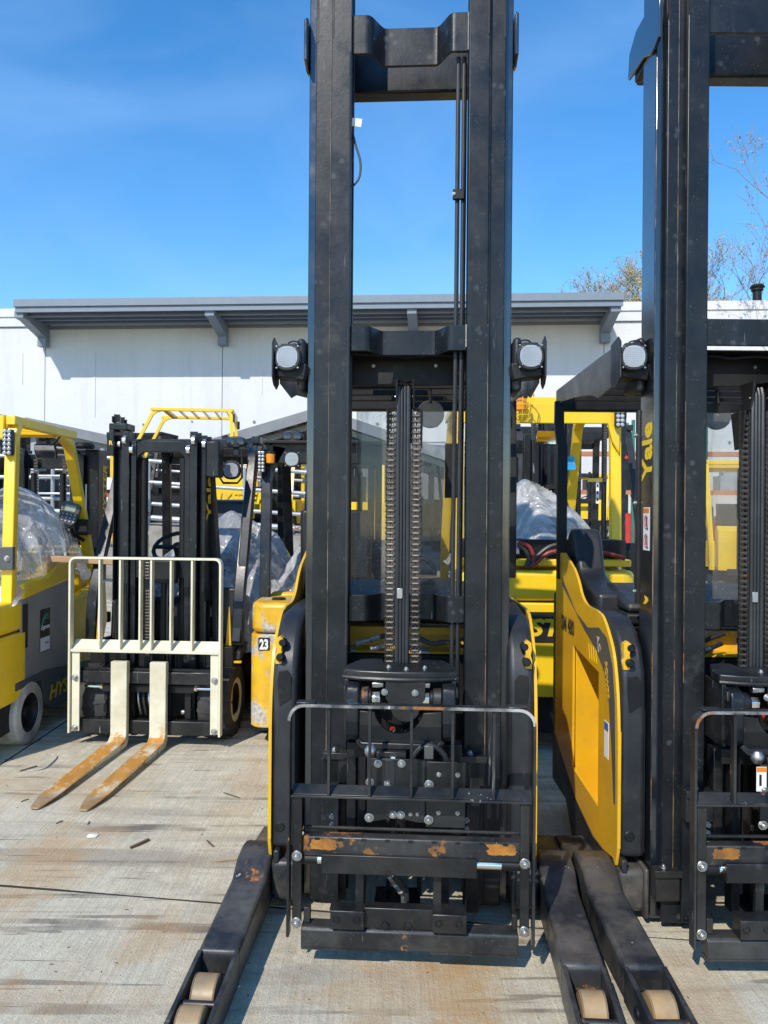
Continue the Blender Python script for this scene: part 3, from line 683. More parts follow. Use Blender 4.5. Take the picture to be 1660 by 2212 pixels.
    for s in (-1, 1):
        X = s * .495
        MB().prism([(.06, 2.12), (.12, 2.135), (.28, 2.135), (1.05, 2.12), (1.05, 2.04), (.92, 2.045), (.70, 2.03), (.42, 2.00), (.30, 1.97)] + [(.06, 1.99)], 'x', X - s * .006, X).build('guard_side_plate', M['charcoal'], og, .003)
        # headlight ear plate + lamp
        ep = MB().prism([(.0, 2.155), (.09, 2.14), (.09, 1.99), (.05, 1.965), (0, 1.975), (-.03, 2.0), (-.03, 2.13)], 'x', s * .505 - .003, s * .505 + .003).build('lamp_plate', M['plastic'], og, .004)
        lx_ = s * .452; lzz = a(620, 773, 0)[1]
        lamp(og, lx_ , -.01, lzz, .041, yaw=s * 4)
        MB().sweep([(s * .39, .05, lzz - .075), (s * .43, .05, lzz - .068), (s * .50, .05, lzz - .06)], [(-.04, -.01), (.04, -.01), (.04, .055), (-.04, .055)], (0, 0, 1)).build('lamp_arm', M['dark'], og, .006)
        box('guard_corner', M['plastic'], og, s * .392, s * .425, .03, .20, 1.955, 2.16, .015)
        MB().tube(smoothpath([(s * .40, .04, lzz + .05), (s * .425, .02, lzz + .066), (s * .455, .03, lzz + .062), (s * .46, .05, lzz + .04)], 5), .003, 6).build('cable', M['hose'], og)
    MB().tube([(p[0], .18, p[1]) for p in [a(u, v, .18) for u, v in smoothuv([(752, 762), (790, 766), (850, 768), (880, 772), (930, 767), (1000, 770)])]], .006, 6, (0, 1, 0)).build('cable', M['hose'], og)
    # mirror under the guard
    mx_, mz_ = a(930, 894, .5)
    mi = MB().lathe([(0, .06), (.018, .062), (.025, .05), (.027, .001)], (mx_, .5, mz_), 'y', 26).build('round_mirror', M['plastic'], t, .002)
    MB().tube([(mx_, .5, mz_ + .05), (mx_, .52, mz_ + .15)], .008, 6, (1, 0, 0)).build('mirror_stem', M['dark'], mi)
    # rear guard posts, stepped
    for s in (-1, 1):
        X = s * .49
        MB().bar([(X, 1.00, 2.06), (X, 1.00, 1.93), (X - s * .0, .93, 1.82), (X, .93, 1.18)] if s < 0 else [(X, 1.0, 2.06), (X, 1.0, 1.9), (X, .97, 1.8), (X, .97, 1.18)], .03, .045, (1, 0, 0)).build('guard_post', M['dark'], og, .005)
    # ---- body: moulded black front covers each side + yellow side plates
    z = az(1821)
    for s in (-1, 1):
        prof = [(-.012, .235), (-.012, .84), (.0, .92), (.035, 1.0), (.10, 1.06), (.17, 1.098), (.40, 1.105), (.60, 1.105), (.60, .915), (.235, .88), (.235, .235)]
        cv = MB().prism(prof, 'x', s * .393, s * .487).build('front_cover', M['plastic'], t, .022, 4)
        box('cover_groove', M['dark'], cv, s * .400, s * .4035, -.014, .1, .26, .78, 0)
        # recessed hook pocket
        MB().prism([(-.43, 0), (.43, 0), (.35, 1), (-.38, 1)], 'y', 0, .001).bm.free()
        pz = .955
        pk = MB().prism([(s * .415, .80), (s * .458, .77), (s * .468, .86), (s * .462, .90), (s * .43, .905), (s * .415, .88)], 'y', -.0165, -.0125).build('cover_recess', M['dark'], cv, .001)
        # push plug
        cp = MB().lathe([(-.016, .016), (-.012, .02), (-.008, .02)], (s * .455, 0, .965 - .65), 'y', 16).build('cover_screw', M['dark'], cv)
        # hooked opening with a yellow lip, near the top outer corner
        hk = MB(); hk.lathe([(-.026, .010), (-.02, .015), (.01, .015)], (s * .458, .0, .952), 'y', 16); hk.build('release_knob', M['dark'], cv); hk = MB(); hk.lathe([(-.016, .012), (-.010, .017), (.01, .017)], (s * .452, .01, 1.005), 'y', 14)
        hk.build('release_knob', M['dark'], cv)
        MB().prism([(s * q, w_) for q, w_ in ((.455, .925), (.478, .925), (.480, .955), (.474, .975), (.478, .995), (.476, 1.02), (.462, 1.03), (.45, 1.02), (.456, .98), (.450, .95))], 'y', -.004, .03).build('knob_plate', M['yale'], cv, .001)
        # yellow side plate with step pocket
        X = s * .50
        up_ = smoothuv([(.97, 1.30), (.85, 1.312), (.80, 1.30), (.72, 1.275), (.64, 1.245), (.57, 1.20), (.51, 1.145), (.42, 1.112), (.28, 1.108), (.20, 1.095), (.13, 1.05), (.06, .98), (.018, .88), (-.002, .78), (-.012, .66)], 4)
        if s > 0: up_ = [(q, min(z_, 1.109 - .03 * max(0, q - .3))) for q, z_ in up_]
        hz = [(.655, .352), (.655, .905), (.24, .865), (.24, .33)]
        front = [(-.012, .262), (.010, .20), (.04, .215), (.239, .18), (.239, 1.10)] + [q for q in up_ if q[0] < .2385]
        sp = MB(); x0_, x1_ = X - s * .011, X
        sp.prism(front, 'x', x0_, x1_)
        sp.prism([(.2391, .866), (.2391, 1.10)][::-1] + [(.2391, .866), (.655, .906), (.655, 1.249)] + [q for q in up_ if .2395 < q[0] < .6545], 'x', x0_, x1_) if False else sp.prism([(.2391, .866), (.655, .906), (.655, up_[[k for k, q in enumerate(up_) if q[0] > .655][-1]][1])] + [q for q in up_ if .2395 < q[0] < .6545] + [(.2391, 1.10)], 'x', x0_, x1_)
        sp.prism([(.2391, .33), (.2391, .18), (.60, .15), (.655, .19), (.655, .352)], 'x', x0_, x1_)
        sp.prism([(.6551, .19), (.97, .34)] + [q for q in up_ if q[0] > .6555] + [(.6551, up_[[k for k, q in enumerate(up_) if q[0] > .655][-1]][1])], 'x', x0_, x1_)
        sp = sp.build('side_plate', M['yale'], t, 0)
        box('plate_edge', M['yale'], sp, X - s * .012, X - s * .0005, -.0145, -.0125, .27, .70, 0)
        # recessed pocket
        pk = MB(); pk.box(X - s * .15, X - s * .013, .240, .252, .33, .885); pk.box(X - s * .34, X - s * .013, .643, .655, .06, .90); pk.box(X - s * .16, X - s * .15, .24, .655, .14, .91); pk.box(X - s * .15, X - s * .013, .252, .643, .88, .892)
        pk.box(X - s * .15, X - s * .013, .25, .645, .19, .20); pk.build('step_pocket', M['yale'], sp, .002)
        MB().lathe([(0, .017), (.008, .017), (.014, .010)], (X - s * .15, .42, .47), 'x', 14).build('pocket_bolt', M['dark'], sp)
        # hanging strip at the rear with the hinge edge
        box('rear_strip', M['yale'], sp, X - s * .03, X + s * .002, .955, .99, .40, 1.40 if s < 0 else 1.08, .004)
        # charcoal swoosh decal + lettering
        if s < 0:
            Xd = X - .0012
            sw = [(.86, 1.19), (.60, 1.06), (.40, 1.02), (.24, 1.045), (.13, 1.02), (.055, .93), (.025, .80), (.012, .55), (.012, .42), (.03, .42), (.06, .60), (.10, .78), (.16, .88), (.28, .95), (.45, 1.0), (.86, 1.155)]
            MB().prism(sw, 'x', Xd, Xd + .001).build('swoosh_decal', M['charcoal'], sp)
            if B:
                text('AC', .05, M['yaleworn'], sp, TM(Xd - .0008, .27, 1.005, 90, 65, -90) , bold=.001)
                text('POWER', .042, M['yale'], sp, TM(Xd - .0008, .155, .925, 90, 76, -90), bold=.0015)
                text('SM 480', .10, M['mast'], sp, TM(Xd - .0002, .87, .945, 90, 0, -90), bold=.0015, sx=.8)
                for k in range(4): MB().prism([(.37 - k * .035, .895), (.377 - k * .035, .895), (.395 - k * .035, .955), (.388 - k * .035, .955)], 'x', Xd, Xd + .001).build('stripe_decal', M['yellowprint'], sp)
                dc = box('info_decal', M['white'], sp, Xd, Xd + .001, .10, .155, .56, .70, 0)
                box('decal_band', M['blue'], dc, Xd - .0008, Xd - .0001, .103, .152, .665, .695, 0)
        # black skirt below
        sk = [(.03, .20), (.06, .145), (.35, .03), (.60, .012), (.75, .16), (.985, .30), (.985, .40), (.60, .235), (.30, .185)]
        skm = MB().prism(sk, 'x', X - s * .012, X + s * .003).build('side_skirt', M['plastic'], t, .003)
        box('skirt_hook', M['plastic'], skm, X - s * .035, X - s * .013, -.03, .03, .185, .235, .006)
        # outrigger: hump, arm, fork of two side plates with load wheels
        xo, xi = s * .628, s * .498
        def arm(pts, nm, x0, x1, m='outrigger', bv=.006, par=None): return MB().prism(pts, 'x', x0, x1).build(nm, M[m], par or t, bv, 3)
        ar = arm([(.45, .03), (.45, .13), (.16, .15), (.13, .205), (.07, .212), (-.02, .20), (-.09, .155), (-.50, .128), (-.50, .018), (-.10, .018)], 'outrigger', xo, xi, bv=.014)
        th = .014
        for q, r in ((xo, xo - s * th), (xi + s * th, xi)):
            arm([(-.498, .018), (-.498, .126), (-.56, .122), (-.90, .095), (-.97, .07), (-.97, .03), (-.93, .018)], 'fork_plate', q, r, bv=.002, par=ar)
        arm([(-.501, .06), (-.501, .112), (-.512, .112), (-.512, .06)], 'end_plate', xo - s * .016, xi + s * .016, 'rustysteel', 0, ar)
        for yy in (-.625, -.775):
            wl = MB().lathe([(s * .526, .040), (s * .528, .056), (s * .533, .060), (s * .593, .060), (s * .598, .056), (s * .600, .040)], (0, yy, .062), 'x', 36).build('load_wheel', M['roller'], ar, 0)
            for q_ in (.529, .597): MB().lathe([(s * (q_ - .0015), .0596), (s * q_, .0606), (s * (q_ + .0015), .0596)], (0, yy, .062), 'x', 36, cap=False).build('worn_ring', M['wheel_dirt'], wl)
            MB().cyl((s * .518, yy, .062), (s * .608, yy, .062), .022, 14).build('hub', M['steel'], wl)
            o = MB().lathe([(s * .629, .020), (s * .634, .017)], (0, yy, .062), 'x', 12).build('axle_cap', M['steel'], ar)
        MB().cyl((s * .512, -.70, .085), (s * .614, -.70, .085), .011, 12).build('tie_bar', M['rustysteel'], ar)
        box('bolster', M['outrigger'], ar, s * .497, s * .392, -.03, .22, .045, .198, .02, 3)
        box('bolster_plate', M['outrigger'], ar, s * .41, s * .392, -.05, .24, .03, .212, .008)
    # floor unit between the covers, bulkhead, yellow inside tray, battery box, backrest
    box('bulkhead', M['dark'], t, -.388, .388, .27, .30, .10, .92, .004)
    tr = box('yellow_tray', M['yaleworn'], t, -.388, .388, .36, .46, .925, 1.02, .004)
    MB().prism([(.355, 1.021), (.355, .93), (.26, .925), (.26, .935), (.345, .94), (.345, 1.021)], 'x', -.30, .30).build('tray_lip', M['yaleworn'], tr, .002)
    box('dash', M['dark'], t, -.388, .388, .245, .50, 1.055, 1.10, .01)
    MB().prism([(.26, 1.101), (.26, 1.14), (.52, 1.20), (.62, 1.19), (.62, 1.101)], 'x', -.38, .38).build('dash_cover', M['plastic'], t, .02, 3)
    box('compartment', M['dark'], t, -.48, .48, .665, 1.15, .12, 1.10, .02)
    # padded side console and lean-back rest
    for s in ((-1,) if B else (1, -1)):
        cons = [(.97, 1.33 + .0), (.93, 1.40), (.88, 1.43), (.82, 1.42), (.78, 1.37), (.75, 1.29), (.72, 1.23), (.64, 1.20), (.40, 1.165), (.40, 1.06), (.97, 1.04)]
        if B: MB().prism(cons, 'x', s * .46, s * .33).build('side_console', M['plastic'], t, .02, 3)
    if not B:
        MB().prism([(-.49, 1.03), (-.49, 1.22), (-.475, 1.30), (-.44, 1.39), (-.38, 1.42), (-.30, 1.40), (-.30, 1.03)], 'y', .62, .76).build('side_console', M['plastic'], t, .02, 3)
        sw_ = MB(Matrix.Translation((.0, .55, 1.235)) @ Matrix.Rotation(R(35), 4, 'X')); ring = [(.11 * math.cos(q / 24 * 6.283), .11 * math.sin(q / 24 * 6.283), 0) for q in range(24)]
        sw_.tube(ring, .011, 8, closed=True); sw_.box(-.11, .11, -.012, .012, -.006, .006); sw_.cyl((0, 0, -.08), (0, 0, .01), .03, 12)
        sw_.build('steer_wheel', M['plastic'], t)
        MB().lathe([(0, .055), (.006, .06), (.012, .05)], (.07, .48, 1.212), 'z', 20).build('leather_pad', M['roller'], t)
    # hoses with end fittings lying in the tray
    for k, (p, q) in enumerate(((a(768, 1392, .16), a(838, 1372, .18)), (a(800, 1404, .14), a(846, 1390, .18)), )):
        A_, B_ = Vector((p[0], .16 - k * .01, p[1])), Vector((q[0], .19, q[1])); d = B_ - A_
        MB().cyl(A_ + d * .45, B_ + d * .5, .009, 10).build('hydraulic_hose', M['hose'], t)
        ft = MB()
        for f0, f1, r in ((0, .12, .012), (.12, .2, .008), (.2, .3, .011), (.3, .46, .009), (.46, .54, .013), (.54, .62, .0105), (.62, .75, .012)): ft.cyl(A_ + d * f0, A_ + d * f1, r, 6)
        ft.build('hose_fitting', M['zinc'], t, .0008, 1)
    for v0, v1, v2 in ((1378, 1391, 1378), (1372, 1388, 1398)):
        MB().tube([(p[0], .2, p[1]) for p in [a(u, v, .2) for u, v in smoothuv([(900, v0), (930, v1), (965, v1 - 2), (1005, v2)])]], .0075, 6, (0, 1, 0)).build('hydraulic_hose', M['hose'], t)
    # ---- reach mechanism between mast and carriage
    zb_, ztp = az(1467, -.22), az(1443, -.22)
    xl, xr = ax(741, -.22), ax(990, -.22)
    zr = az(1430, .0)
    capp = [(xl, -.20), (xl + .06, -.222), (xl + .14, -.232), ((xl + xr) / 2, -.236), (xr - .14, -.232), (xr - .06, -.222), (xr, -.20), (xr - .005, -.12), (xr - .045, -.015), (xr - .09, .0), (xr - .125, -.005), (xr - .135, -.075), (xl + .135, -.075), (xl + .125, -.005), (xl + .09, .0), (xl + .045, -.015), (xl + .005, -.12)]
    cp = MB().prism(capp, 'z', zb_ - .005, zb_ + .028).build('carriage_hood', M['steel'], t, .006, 3)
    MB().tube([(p, q, zb_ + .001) for p, q in capp[:7]], .0085, 8).build('hood_rim', M['wornedge'] if False else M['steel'], cp)
    for u, v, yy in ((840, 1453, -.17), (878, 1458, -.20), (918, 1454, -.17)):
        x = ax(u, yy, v); bolt(cp, x, yy, zb_ + .028, .75, 0, -90)
    if not B or True:
        for s in (-1, 1): box('hood_side', M['steel'], cp, (xl + .006 if s < 0 else xr - .02), (xl + .02 if s < 0 else xr - .006), -.21, -.05, az(1600, -.2), zb_ - .006, .002)
    y = -.235
    x0, x1 = ax(831, y, 1500), ax(925, y, 1500); zz0 = az(1472, y); zz1 = az(1522, y); zz2 = az(1551, y); xm = (ax(832, y) + ax(922, y)) / 2
    pl = [(xm - .068, zz0), (xm + .068, zz0), (xm + .068, zz1 + .02), (xm + .055, zz1)] + [(xm + .05 * math.cos(R(q)), zz1 - .01 + (.05) * math.sin(R(q))) for q in range(-10, -175, -15)] + [(xm - .055, zz1), (xm - .068, zz1 + .02)]
    bp = MB().prism(pl, 'y', y, y + .008).build('centre_plate', M['steel'], t, .0015)
    for u, v in ((831, 1495), (897, 1497)):
        q = a(u, v, y); bolt(bp, q[0], y, q[1], .85)
    for u, v, w_ in ((817, 1477, 1), (917, 1478, 1)):
        q = a(u, v, y + .02); MB().cyl((q[0] - .02, y + .02, q[1]), (q[0] + .02, y + .02, q[1]), .014, 6).build('hose_fitting', M['zinc'], t, .002)
    for s, u0, u1 in ((-1, 748, 776), (1, 957, 986)):
        X0, X1 = ax(u0, -.26), ax(u1, -.26); zt2, zb2 = az(1481, -.26), az(1604, -.26)
        MB().prism([(-.26, zt2 - .03), (-.25, zt2 - .01), (-.22, zt2), (-.18, zt2), (-.15, zt2 - .02), (-.15, zb2), (-.24, zb2), (-.26, zb2 + .02)], 'x', X0, X1).build('scissor_arm', M['mast'], t, .006, 3)
        box('arm_shim', M['rustysteel'], t, (X0 - .008 if s < 0 else X1 + .001), (X0 - .001 if s < 0 else X1 + .008), -.25, -.22, zt2 - .04, zt2 - .01, .001)
        zc = az(1507, -.2)
        sp_ = MB(); ua, ub, uc, ud = ((778, 798, 804, 824) if s < 0 else (955, 937, 930, 912))
        sp_.cyl((ax(ua, -.2), -.2, zc), (ax(ub, -.2), -.2, zc), .036, 24); sp_.build('arm_bushing', M['rustysteel'], t, .003)
        MB().cyl((ax(ub, -.2) , -.2, zc), (ax(uc, -.2), -.2, zc), .03, 20).build('pivot_washer', M['dark'], t, .002)
        MB().cyl((ax(uc, -.2) , -.2, zc), (ax(ud, -.2), -.2, zc), .023, 6).build('pivot_nut', M['chrome'], t, .003)
    # plate with the round cut-out
    y = -.245; zt3, zb3 = az(1537, y), az(1612, y); xl3, xr3 = ax(777, y), ax(956, y); xc = (xl3 + xr3) / 2 - .005; rr = .085; zc = zt3 + .01
    cut = [(xc + rr * math.cos(R(q)), zc + rr * math.sin(R(q))) for q in range(-10, -171, -10)]
    ar_ = MB().prism([(xl3, zt3), (xl3, zb3 + .01), (xl3 + .01, zb3), (xr3 - .01, zb3), (xr3, zb3 + .01), (xr3, zt3)] + cut, 'y', y, y + .012).build('arm_bridge', M['charcoal'] if False else M['steel'], t, .002)
    MB().bar([(xl3 - .004, y + .002, zb3 + .02), (xl3 + .012, y - .006, zb3 + .003), (xr3 - .012, y - .006, zb3 + .003), (xr3 + .004, y + .002, zb3 + .02)], .018, .016, (0, 1, 0)).build('bridge_rim', M['mast'], t, .003)
    random.seed(5)
    for k in range(7):      # wiring seen through the cut-out
        x = xc - .06 + k * .02; MB().tube(smoothpath([(x, -.1, zc + .02), (x + random.uniform(-.02, .02), -.13, zc - .03), (x + random.uniform(-.03, .03), -.12, zc - .07), (x + random.uniform(-.03, .03), -.1, zc - .12)], 4), random.choice((.003, .005, .007)), 6, (0, 1, 0)).build('wire', (M['hose'], M['hose'], M['red'], M['yaleworn'])[k % 4], t)
    MB().lathe([(-.13, .082), (-.125, .088), (-.10, .088)], (xc, 0, zc - .005), 'y', 30).build('cable_drum', M['dark'], t, .002)
    # dark slides behind (inner carriage)
    box('carriage_beam', M['dark'], t, ax(752, -.19), ax(986, -.19), -.19, -.13, az(1640, -.19), az(1606, -.19), .004)
    for i, (u0, u1, yy, v0, v1, m) in enumerate(((752, 772, -.14, 1606, 1800, 'steel'), (776, 793, -.19, 1606, 1960, 'dark'), (958, 975, -.19, 1606, 1960, 'dark'), (978, 1000, -.14, 1606, 1800, 'steel'), (697, 735, -.05, 1640, 1958, 'mast'), (1010, 1040, -.05, 1640, 1966, 'mast'), (838, 846, -.12, 1770, 1935, 'dark'), (905, 915, -.12, 1770, 1935, 'dark'))):
        box('slide_plate', M[m], t, ax(u0, yy), ax(u1, yy), yy, yy + .06, az(v1, yy), az(v0, yy), .003)
    # ---- bolted centre plates
    y = -.30
    L0, L1, R1 = ax(793, y, 1700), ax(920, y, 1700), ax(1006, y, 1700); t0, b0 = az(1640, y), az(1776, y)
    pts = [(L0, t0), (L1, t0 - .0), (L1, b0 - .0)] + [(L1 - (L1 - L0) * k / 10, b0 + .012 * math.sin(math.pi * k / 10) ** 2 - .002) for k in range(1, 10)] + [(L0, b0)]
    p1 = MB().prism(pts, 'y', y, y + .010).build('mounting_plate', M['steel'], t, .0015)
    p2 = box('cover_plate', M['steel'], t, L1 + .002, R1, y - .004, y + .006, az(1784, y), az(1643, y), .0015)
    mesh_dark = box('plate_strip', M['plastic'], p1, ax(833, y, 1700), ax(853, y, 1700), y - .003, y - .0003, b0 + .02, t0 - .004, .001)
    box('plate_strip', M['plastic'], p1, ax(906, y, 1700), ax(917, y, 1700), y - .003, y - .0003, b0 + .01, t0 - .004, .001)
    zx = lambda X, Y: (548.5 + X * .413, 1371.2 + Y * .413)
    for X, Y, s_, pr in ((650, 675, 1, p1), (773, 675, 1, p1), (607, 772, 1.05, p1), (702, 781, 1, p1), (604, 957, 1.15, p1), (728, 941, 1, p1), (770, 943, 1, p1), (820, 941, .5, p1), (857, 941, .5, p1), (917, 783, 1.15, p2), (968, 731, .6, p2), (1067, 733, .6, p2), (915, 967, 1.15, p2), (966, 931, .55, p2), (1066, 933, .55, p2)):
        q = a(*zx(X, Y), y - .003); bolt(pr, q[0], y - (.004 if pr is p2 else .0), q[1], s_)
    for X, Y, s_ in ((412, 950, .75), (412, 992, .7), (1113, 970, .75), (1113, 1012, .6)):
        q = a(*zx(X, Y), -.2); bolt(t, q[0], -.2, q[1], s_, -50 if X < 800 else 50)
    # hose arc with clamp
    q = [a(*zx(X, Y), -.27) for X, Y in ((832, 655), (840, 625), (872, 592), (915, 580), (960, 592), (995, 628), (1008, 665))]
    hz = MB().tube(smoothpath([(p[0], -.27, p[1]) for p in q], 6), .0095, 10, (0, 1, 0)).build('armoured_hose', M['hose'], t)
    wr = MB(); sp2 = smoothpath([(p[0], -.27, p[1]) for p in q], 6)
    for k in range(2, len(sp2) - 2, 2): wr.tube([sp2[k], sp2[k] + (sp2[k + 1] - sp2[k]) * .35], .0108, 10, (0, 1, 0))
    wr.build('spiral_wrap', M['plastic'], hz)
    q = a(*zx(916, 600), -.28); box('hose_clamp', M['charcoal'], t, q[0] - .016, q[0] + .016, -.292, -.25, q[1] - .03, q[1] + .016, .003)
    MB().cyl((q[0], -.27, q[1] - .05), (q[0], -.27, q[1] - .028), .02, 8).build('hose_fitting', M['dark'], t, .002)
    q = a(*zx(612, 605), -.26); ft = MB().lathe([(-.02, .014), (-.008, .022), (.006, .022), (.02, .012)], (q[0], -.26, q[1]), 'z', 12).build('hose_fitting', M['zinc'], t)
    box('valve_block', M['steel'], t, ax(816, -.27), ax(880, -.27), -.285, -.24, az(1640, -.27), az(1622, -.27), .003)
    q = a(850, 1636, -.285); MB().lathe([(0, .014), (.006, .012)], (q[0], -.287, q[1]), 'z', 6).build('valve_plug', M['zinc'], t)
    # ---- carriage: load backrest and fork bars
    y = -.37
    xL, xR = ax(625, y, 1800), ax(1153, y, 1800) ; zT = az(1526, y, 880); zB = az(2022, y, 880)
    lb = thing
    # outer bent flat bar: one piece with rounded top corners
    def frame_path():
        r = .05; pts = [(xL, y, zB - .01), (xL, y, zT - r)]
        pts += [(xL + r - r * math.cos(R(q)), y, zT - r + r * math.sin(R(q))) for q in range(15, 91, 15)]
        pts += [(xR - r + r * math.sin(R(q)), y, zT - r + r * math.cos(R(q))) for q in range(0, 91, 15)]
        pts += [(xR, y, zB - .02)]; return pts
    bk = MB().sweep(frame_path(), [(-.0045, -.019), (.0045, -.019), (.0045, .019), (-.0045, .019)], (0, 1, 0)).build('load_backrest', M['backrest'], t, .0015)
    we = MB().sweep([(p[0], p[1] - .0194, p[2]) for p in frame_path()[1:-1]], [(-.0049, -.0008), (.0049, -.0008), (.0049, .0008), (-.0049, .0008)], (0, 1, 0)).build('worn_front_edge', M['wornedge'], bk)
    for xa1, xb1 in ((xL + .022, xL + .085), (xR - .085, xR - .022)): box('corner_pad', M['backrest'], bk, xa1, xb1, y - .014, y + .024, zT + .0045, zT + .009, .002)
    zc_ = az(1722, y, 880)
    for u in (711, 799, 889, 978, 1067):
        x = ax(u, y, 1650); box('backrest_bar', M['backrest'], bk, x - .0045, x + .0045, y - .008, y + .018, zc_, zT - .005, .001)
    cb = MB(); cb.box(xL + .005, xR - .005, y - .012, y + .002, zc_ - .0075, zc_ - .0005); cb.prism([(y + .002, zc_ - .0075), (y + .04, zc_ + .014), (y + .04, zc_ + .021), (y + .002, zc_ - .0005)], 'x', xL + .005, xR - .005)
    cb.build('backrest_crossbar', M['backrest'], bk, .001)
    for u0, u1, s in ((632, 651, -1), (1125, 1143, 1)):
        x0_, x1_ = (xL + .012, xL + .042) if s < 0 else (xR - .042, xR - .012)
        ps = box('side_post', M['steel'], t, x0_, x1_, y - .002, y + .012, az(2010, y), zc_ - .01, .002)
        box('post_flange', M['steel'], ps, x0_ if s < 0 else x1_ - .006, x0_ + .006 if s < 0 else x1_, y + .0125, y + .05, az(2010, y), zc_ - .01, .002)
        for v in (1861 if s > 0 else 1857, 2003): 
            zzz = az(1859, y - .01, 880) if v < 1900 else az(2005, y - .01, 880); bolt(ps, (x0_ + x1_) / 2 , y - .002, zzz, 1.25)
    yb2 = y + .012
    xa2, xb2 = ax(653, yb2, 1850), ax(1126, yb2, 1850)
    ub = box('upper_fork_bar', M['rustysteel'], t, xa2, xb2, yb2, yb2 + .045, az(1857, yb2), az(1813, yb2), .005)
    MB().cyl((xa2 + .005, yb2 + .05, az(1806, yb2) + .0), (xb2 - .002, yb2 + .05, az(1806, yb2) + .0), .006, 10).build('bar_rod', M['steel'], ub)
    nz = MB(); zt4 = az(1813, yb2)
    for k in range(9):
        x = xa2 + .05 + k * (xb2 - xa2 - .1) / 8; nz.box(x - .008, x + .008, yb2 - .0012, yb2 + .001, zt4 - .011, zt4 - .003)
    nz.build('bar_notches', M['dark'], ub)
    for (u0, u1, v0, v1) in ((669, 730, 1810, 1838), (1050, 1118, 1822, 1850)):   # rust patches: flaked paint, thin raised scab
        pa, pb = a(u0, v0, yb2), a(u1, v1, yb2); random.seed(u0); pts = []
        n = 26
        for i in range(n):
            q = 6.283 * i / n; k = 1 / max(abs(math.cos(q)), abs(math.sin(q))) * random.uniform(.78, 1.0)
            pts.append(((pa[0] + pb[0]) / 2 + (pb[0] - pa[0]) / 2 * math.cos(q) * k, (pa[1] + pb[1]) / 2 + abs(pb[1] - pa[1]) / 2 * math.sin(q) * k))
        zmx = az(1813, yb2) - .004; pts = [(p, min(q, zmx)) for p, q in pts]
        MB().prism(pts, 'y', yb2 - .0006, yb2 - .0001).build('rust_patch', M['rustpatch'], ub, smooth=0)
    # side shift cylinder
    ys = y - .002; zs0, zs1 = az(1893, ys), az(1852, ys); zsm = (zs0 + zs1) / 2 + .004
    sh_ = box('side_shift_cover', M['steel'], t, ax(694, ys, 1870), ax(1031, ys, 1870), ys, ys + .05, zs0, zs1, .002)
    MB().cyl((xa2 - .01, ys + .03, zsm), (ax(684, ys, 1870), ys + .03, zsm), .018, 20).build('cylinder_end', M['dark'], sh_)
    MB().cyl((ax(683, ys, 1870), ys + .03, zsm), (ax(694, ys, 1870), ys + .03, zsm), .0155, 20).build('chrome_rod', M['chrome'], sh_)
    MB().cyl((ax(1031, ys, 1870), ys + .03, zsm), (ax(1085, ys, 1870), ys + .03, zsm), .0155, 24).build('chrome_rod', M['chrome'], sh_)
    MB().cyl((ax(1085, ys, 1870), ys + .03, zsm), (xb2 + .008, ys + .03, zsm), .0175, 20).build('cylinder_end', M['dark'], sh_)
    for (u0, u1) in ((768, 786), (936, 954)): box('strut', M['steel'], t, ax(u0, y + .03, 1930), ax(u1, y + .03, 1930), y + .03, y + .05, az(1975, y), az(1890, y), .002)
    # lower hook bar
    hb = box('hook_bar', M['steel'], t, ax(786, y, 1980), ax(940, y, 1980), y - .002, y + .04, az(2008, y), az(1963, y), .003)
    for (u0, u1) in ((716, 788), (934, 1008)):
        hp = box('hook_block', M['steel'], hb, ax(u0, y, 1990), ax(u1, y, 1990), y - .028, y + .03, az(2014, y - .028), az(1973, y - .028), .003)
        for f in (.18, .78):
            X = ax(u0, y, 1990) + (ax(u1, y, 1990) - ax(u0, y, 1990)) * f; zq = az(1992, y - .028)
            rg = MB().tube([(X + .010 * math.cos(q / 12 * 6.283), y - .029, zq + .010 * math.sin(q / 12 * 6.283)) for q in range(12)], .003, 6, (0, 1, 0), True).build('socket_screw', M['dark'], hp)
    for u in (833, 882):
        X, zq = a(u, 2000, y - .002); MB().lathe([(-.372, .014), (-.378, .012), (-.379, .006)], (X, 0, zq), 'y', 14).build('socket_screw', M['dark'], hb)
    yl = y - .012
    lo = MB(); xa3, xb3 = ax(650, yl, 2030), ax(1121, yl, 2030); zl0, zl1 = az(2055, yl), az(2012, yl)
    lo.prism([(yl, zl0), (yl, zl1 - .008), (yl + .008, zl1), (yl + .055, zl1 + .004), (yl + .055, zl0 + .012)], 'x', xa3, xb3)
    lob = lo.build('lower_fork_bar', M['rustysteel'], t, .003)
    for f0, f1 in ((.0, .36), (.6, 1.0)): box('bar_toe', M['rustysteel'], lob, xa3 + (xb3 - xa3) * f0, xa3 + (xb3 - xa3) * f1, yl + .003, yl + .045, zl0 - .009, zl0 - .0004, .001)
    for (u0, u1) in ((654, 668), (1108, 1120)): box('end_tab', M['steel'], lob, ax(u0, yl, 1990), ax(u1, yl, 1990), yl + .02, yl + .045, zl1 + .005, zl1 + .055, .002)
    # centre hoses and tray below the cylinder
    box('hose_tray', M['steel'], t, ax(812, -.2), ax(912, -.2), -.21, -.06, az(1968, -.2), az(1958, -.2), .002)
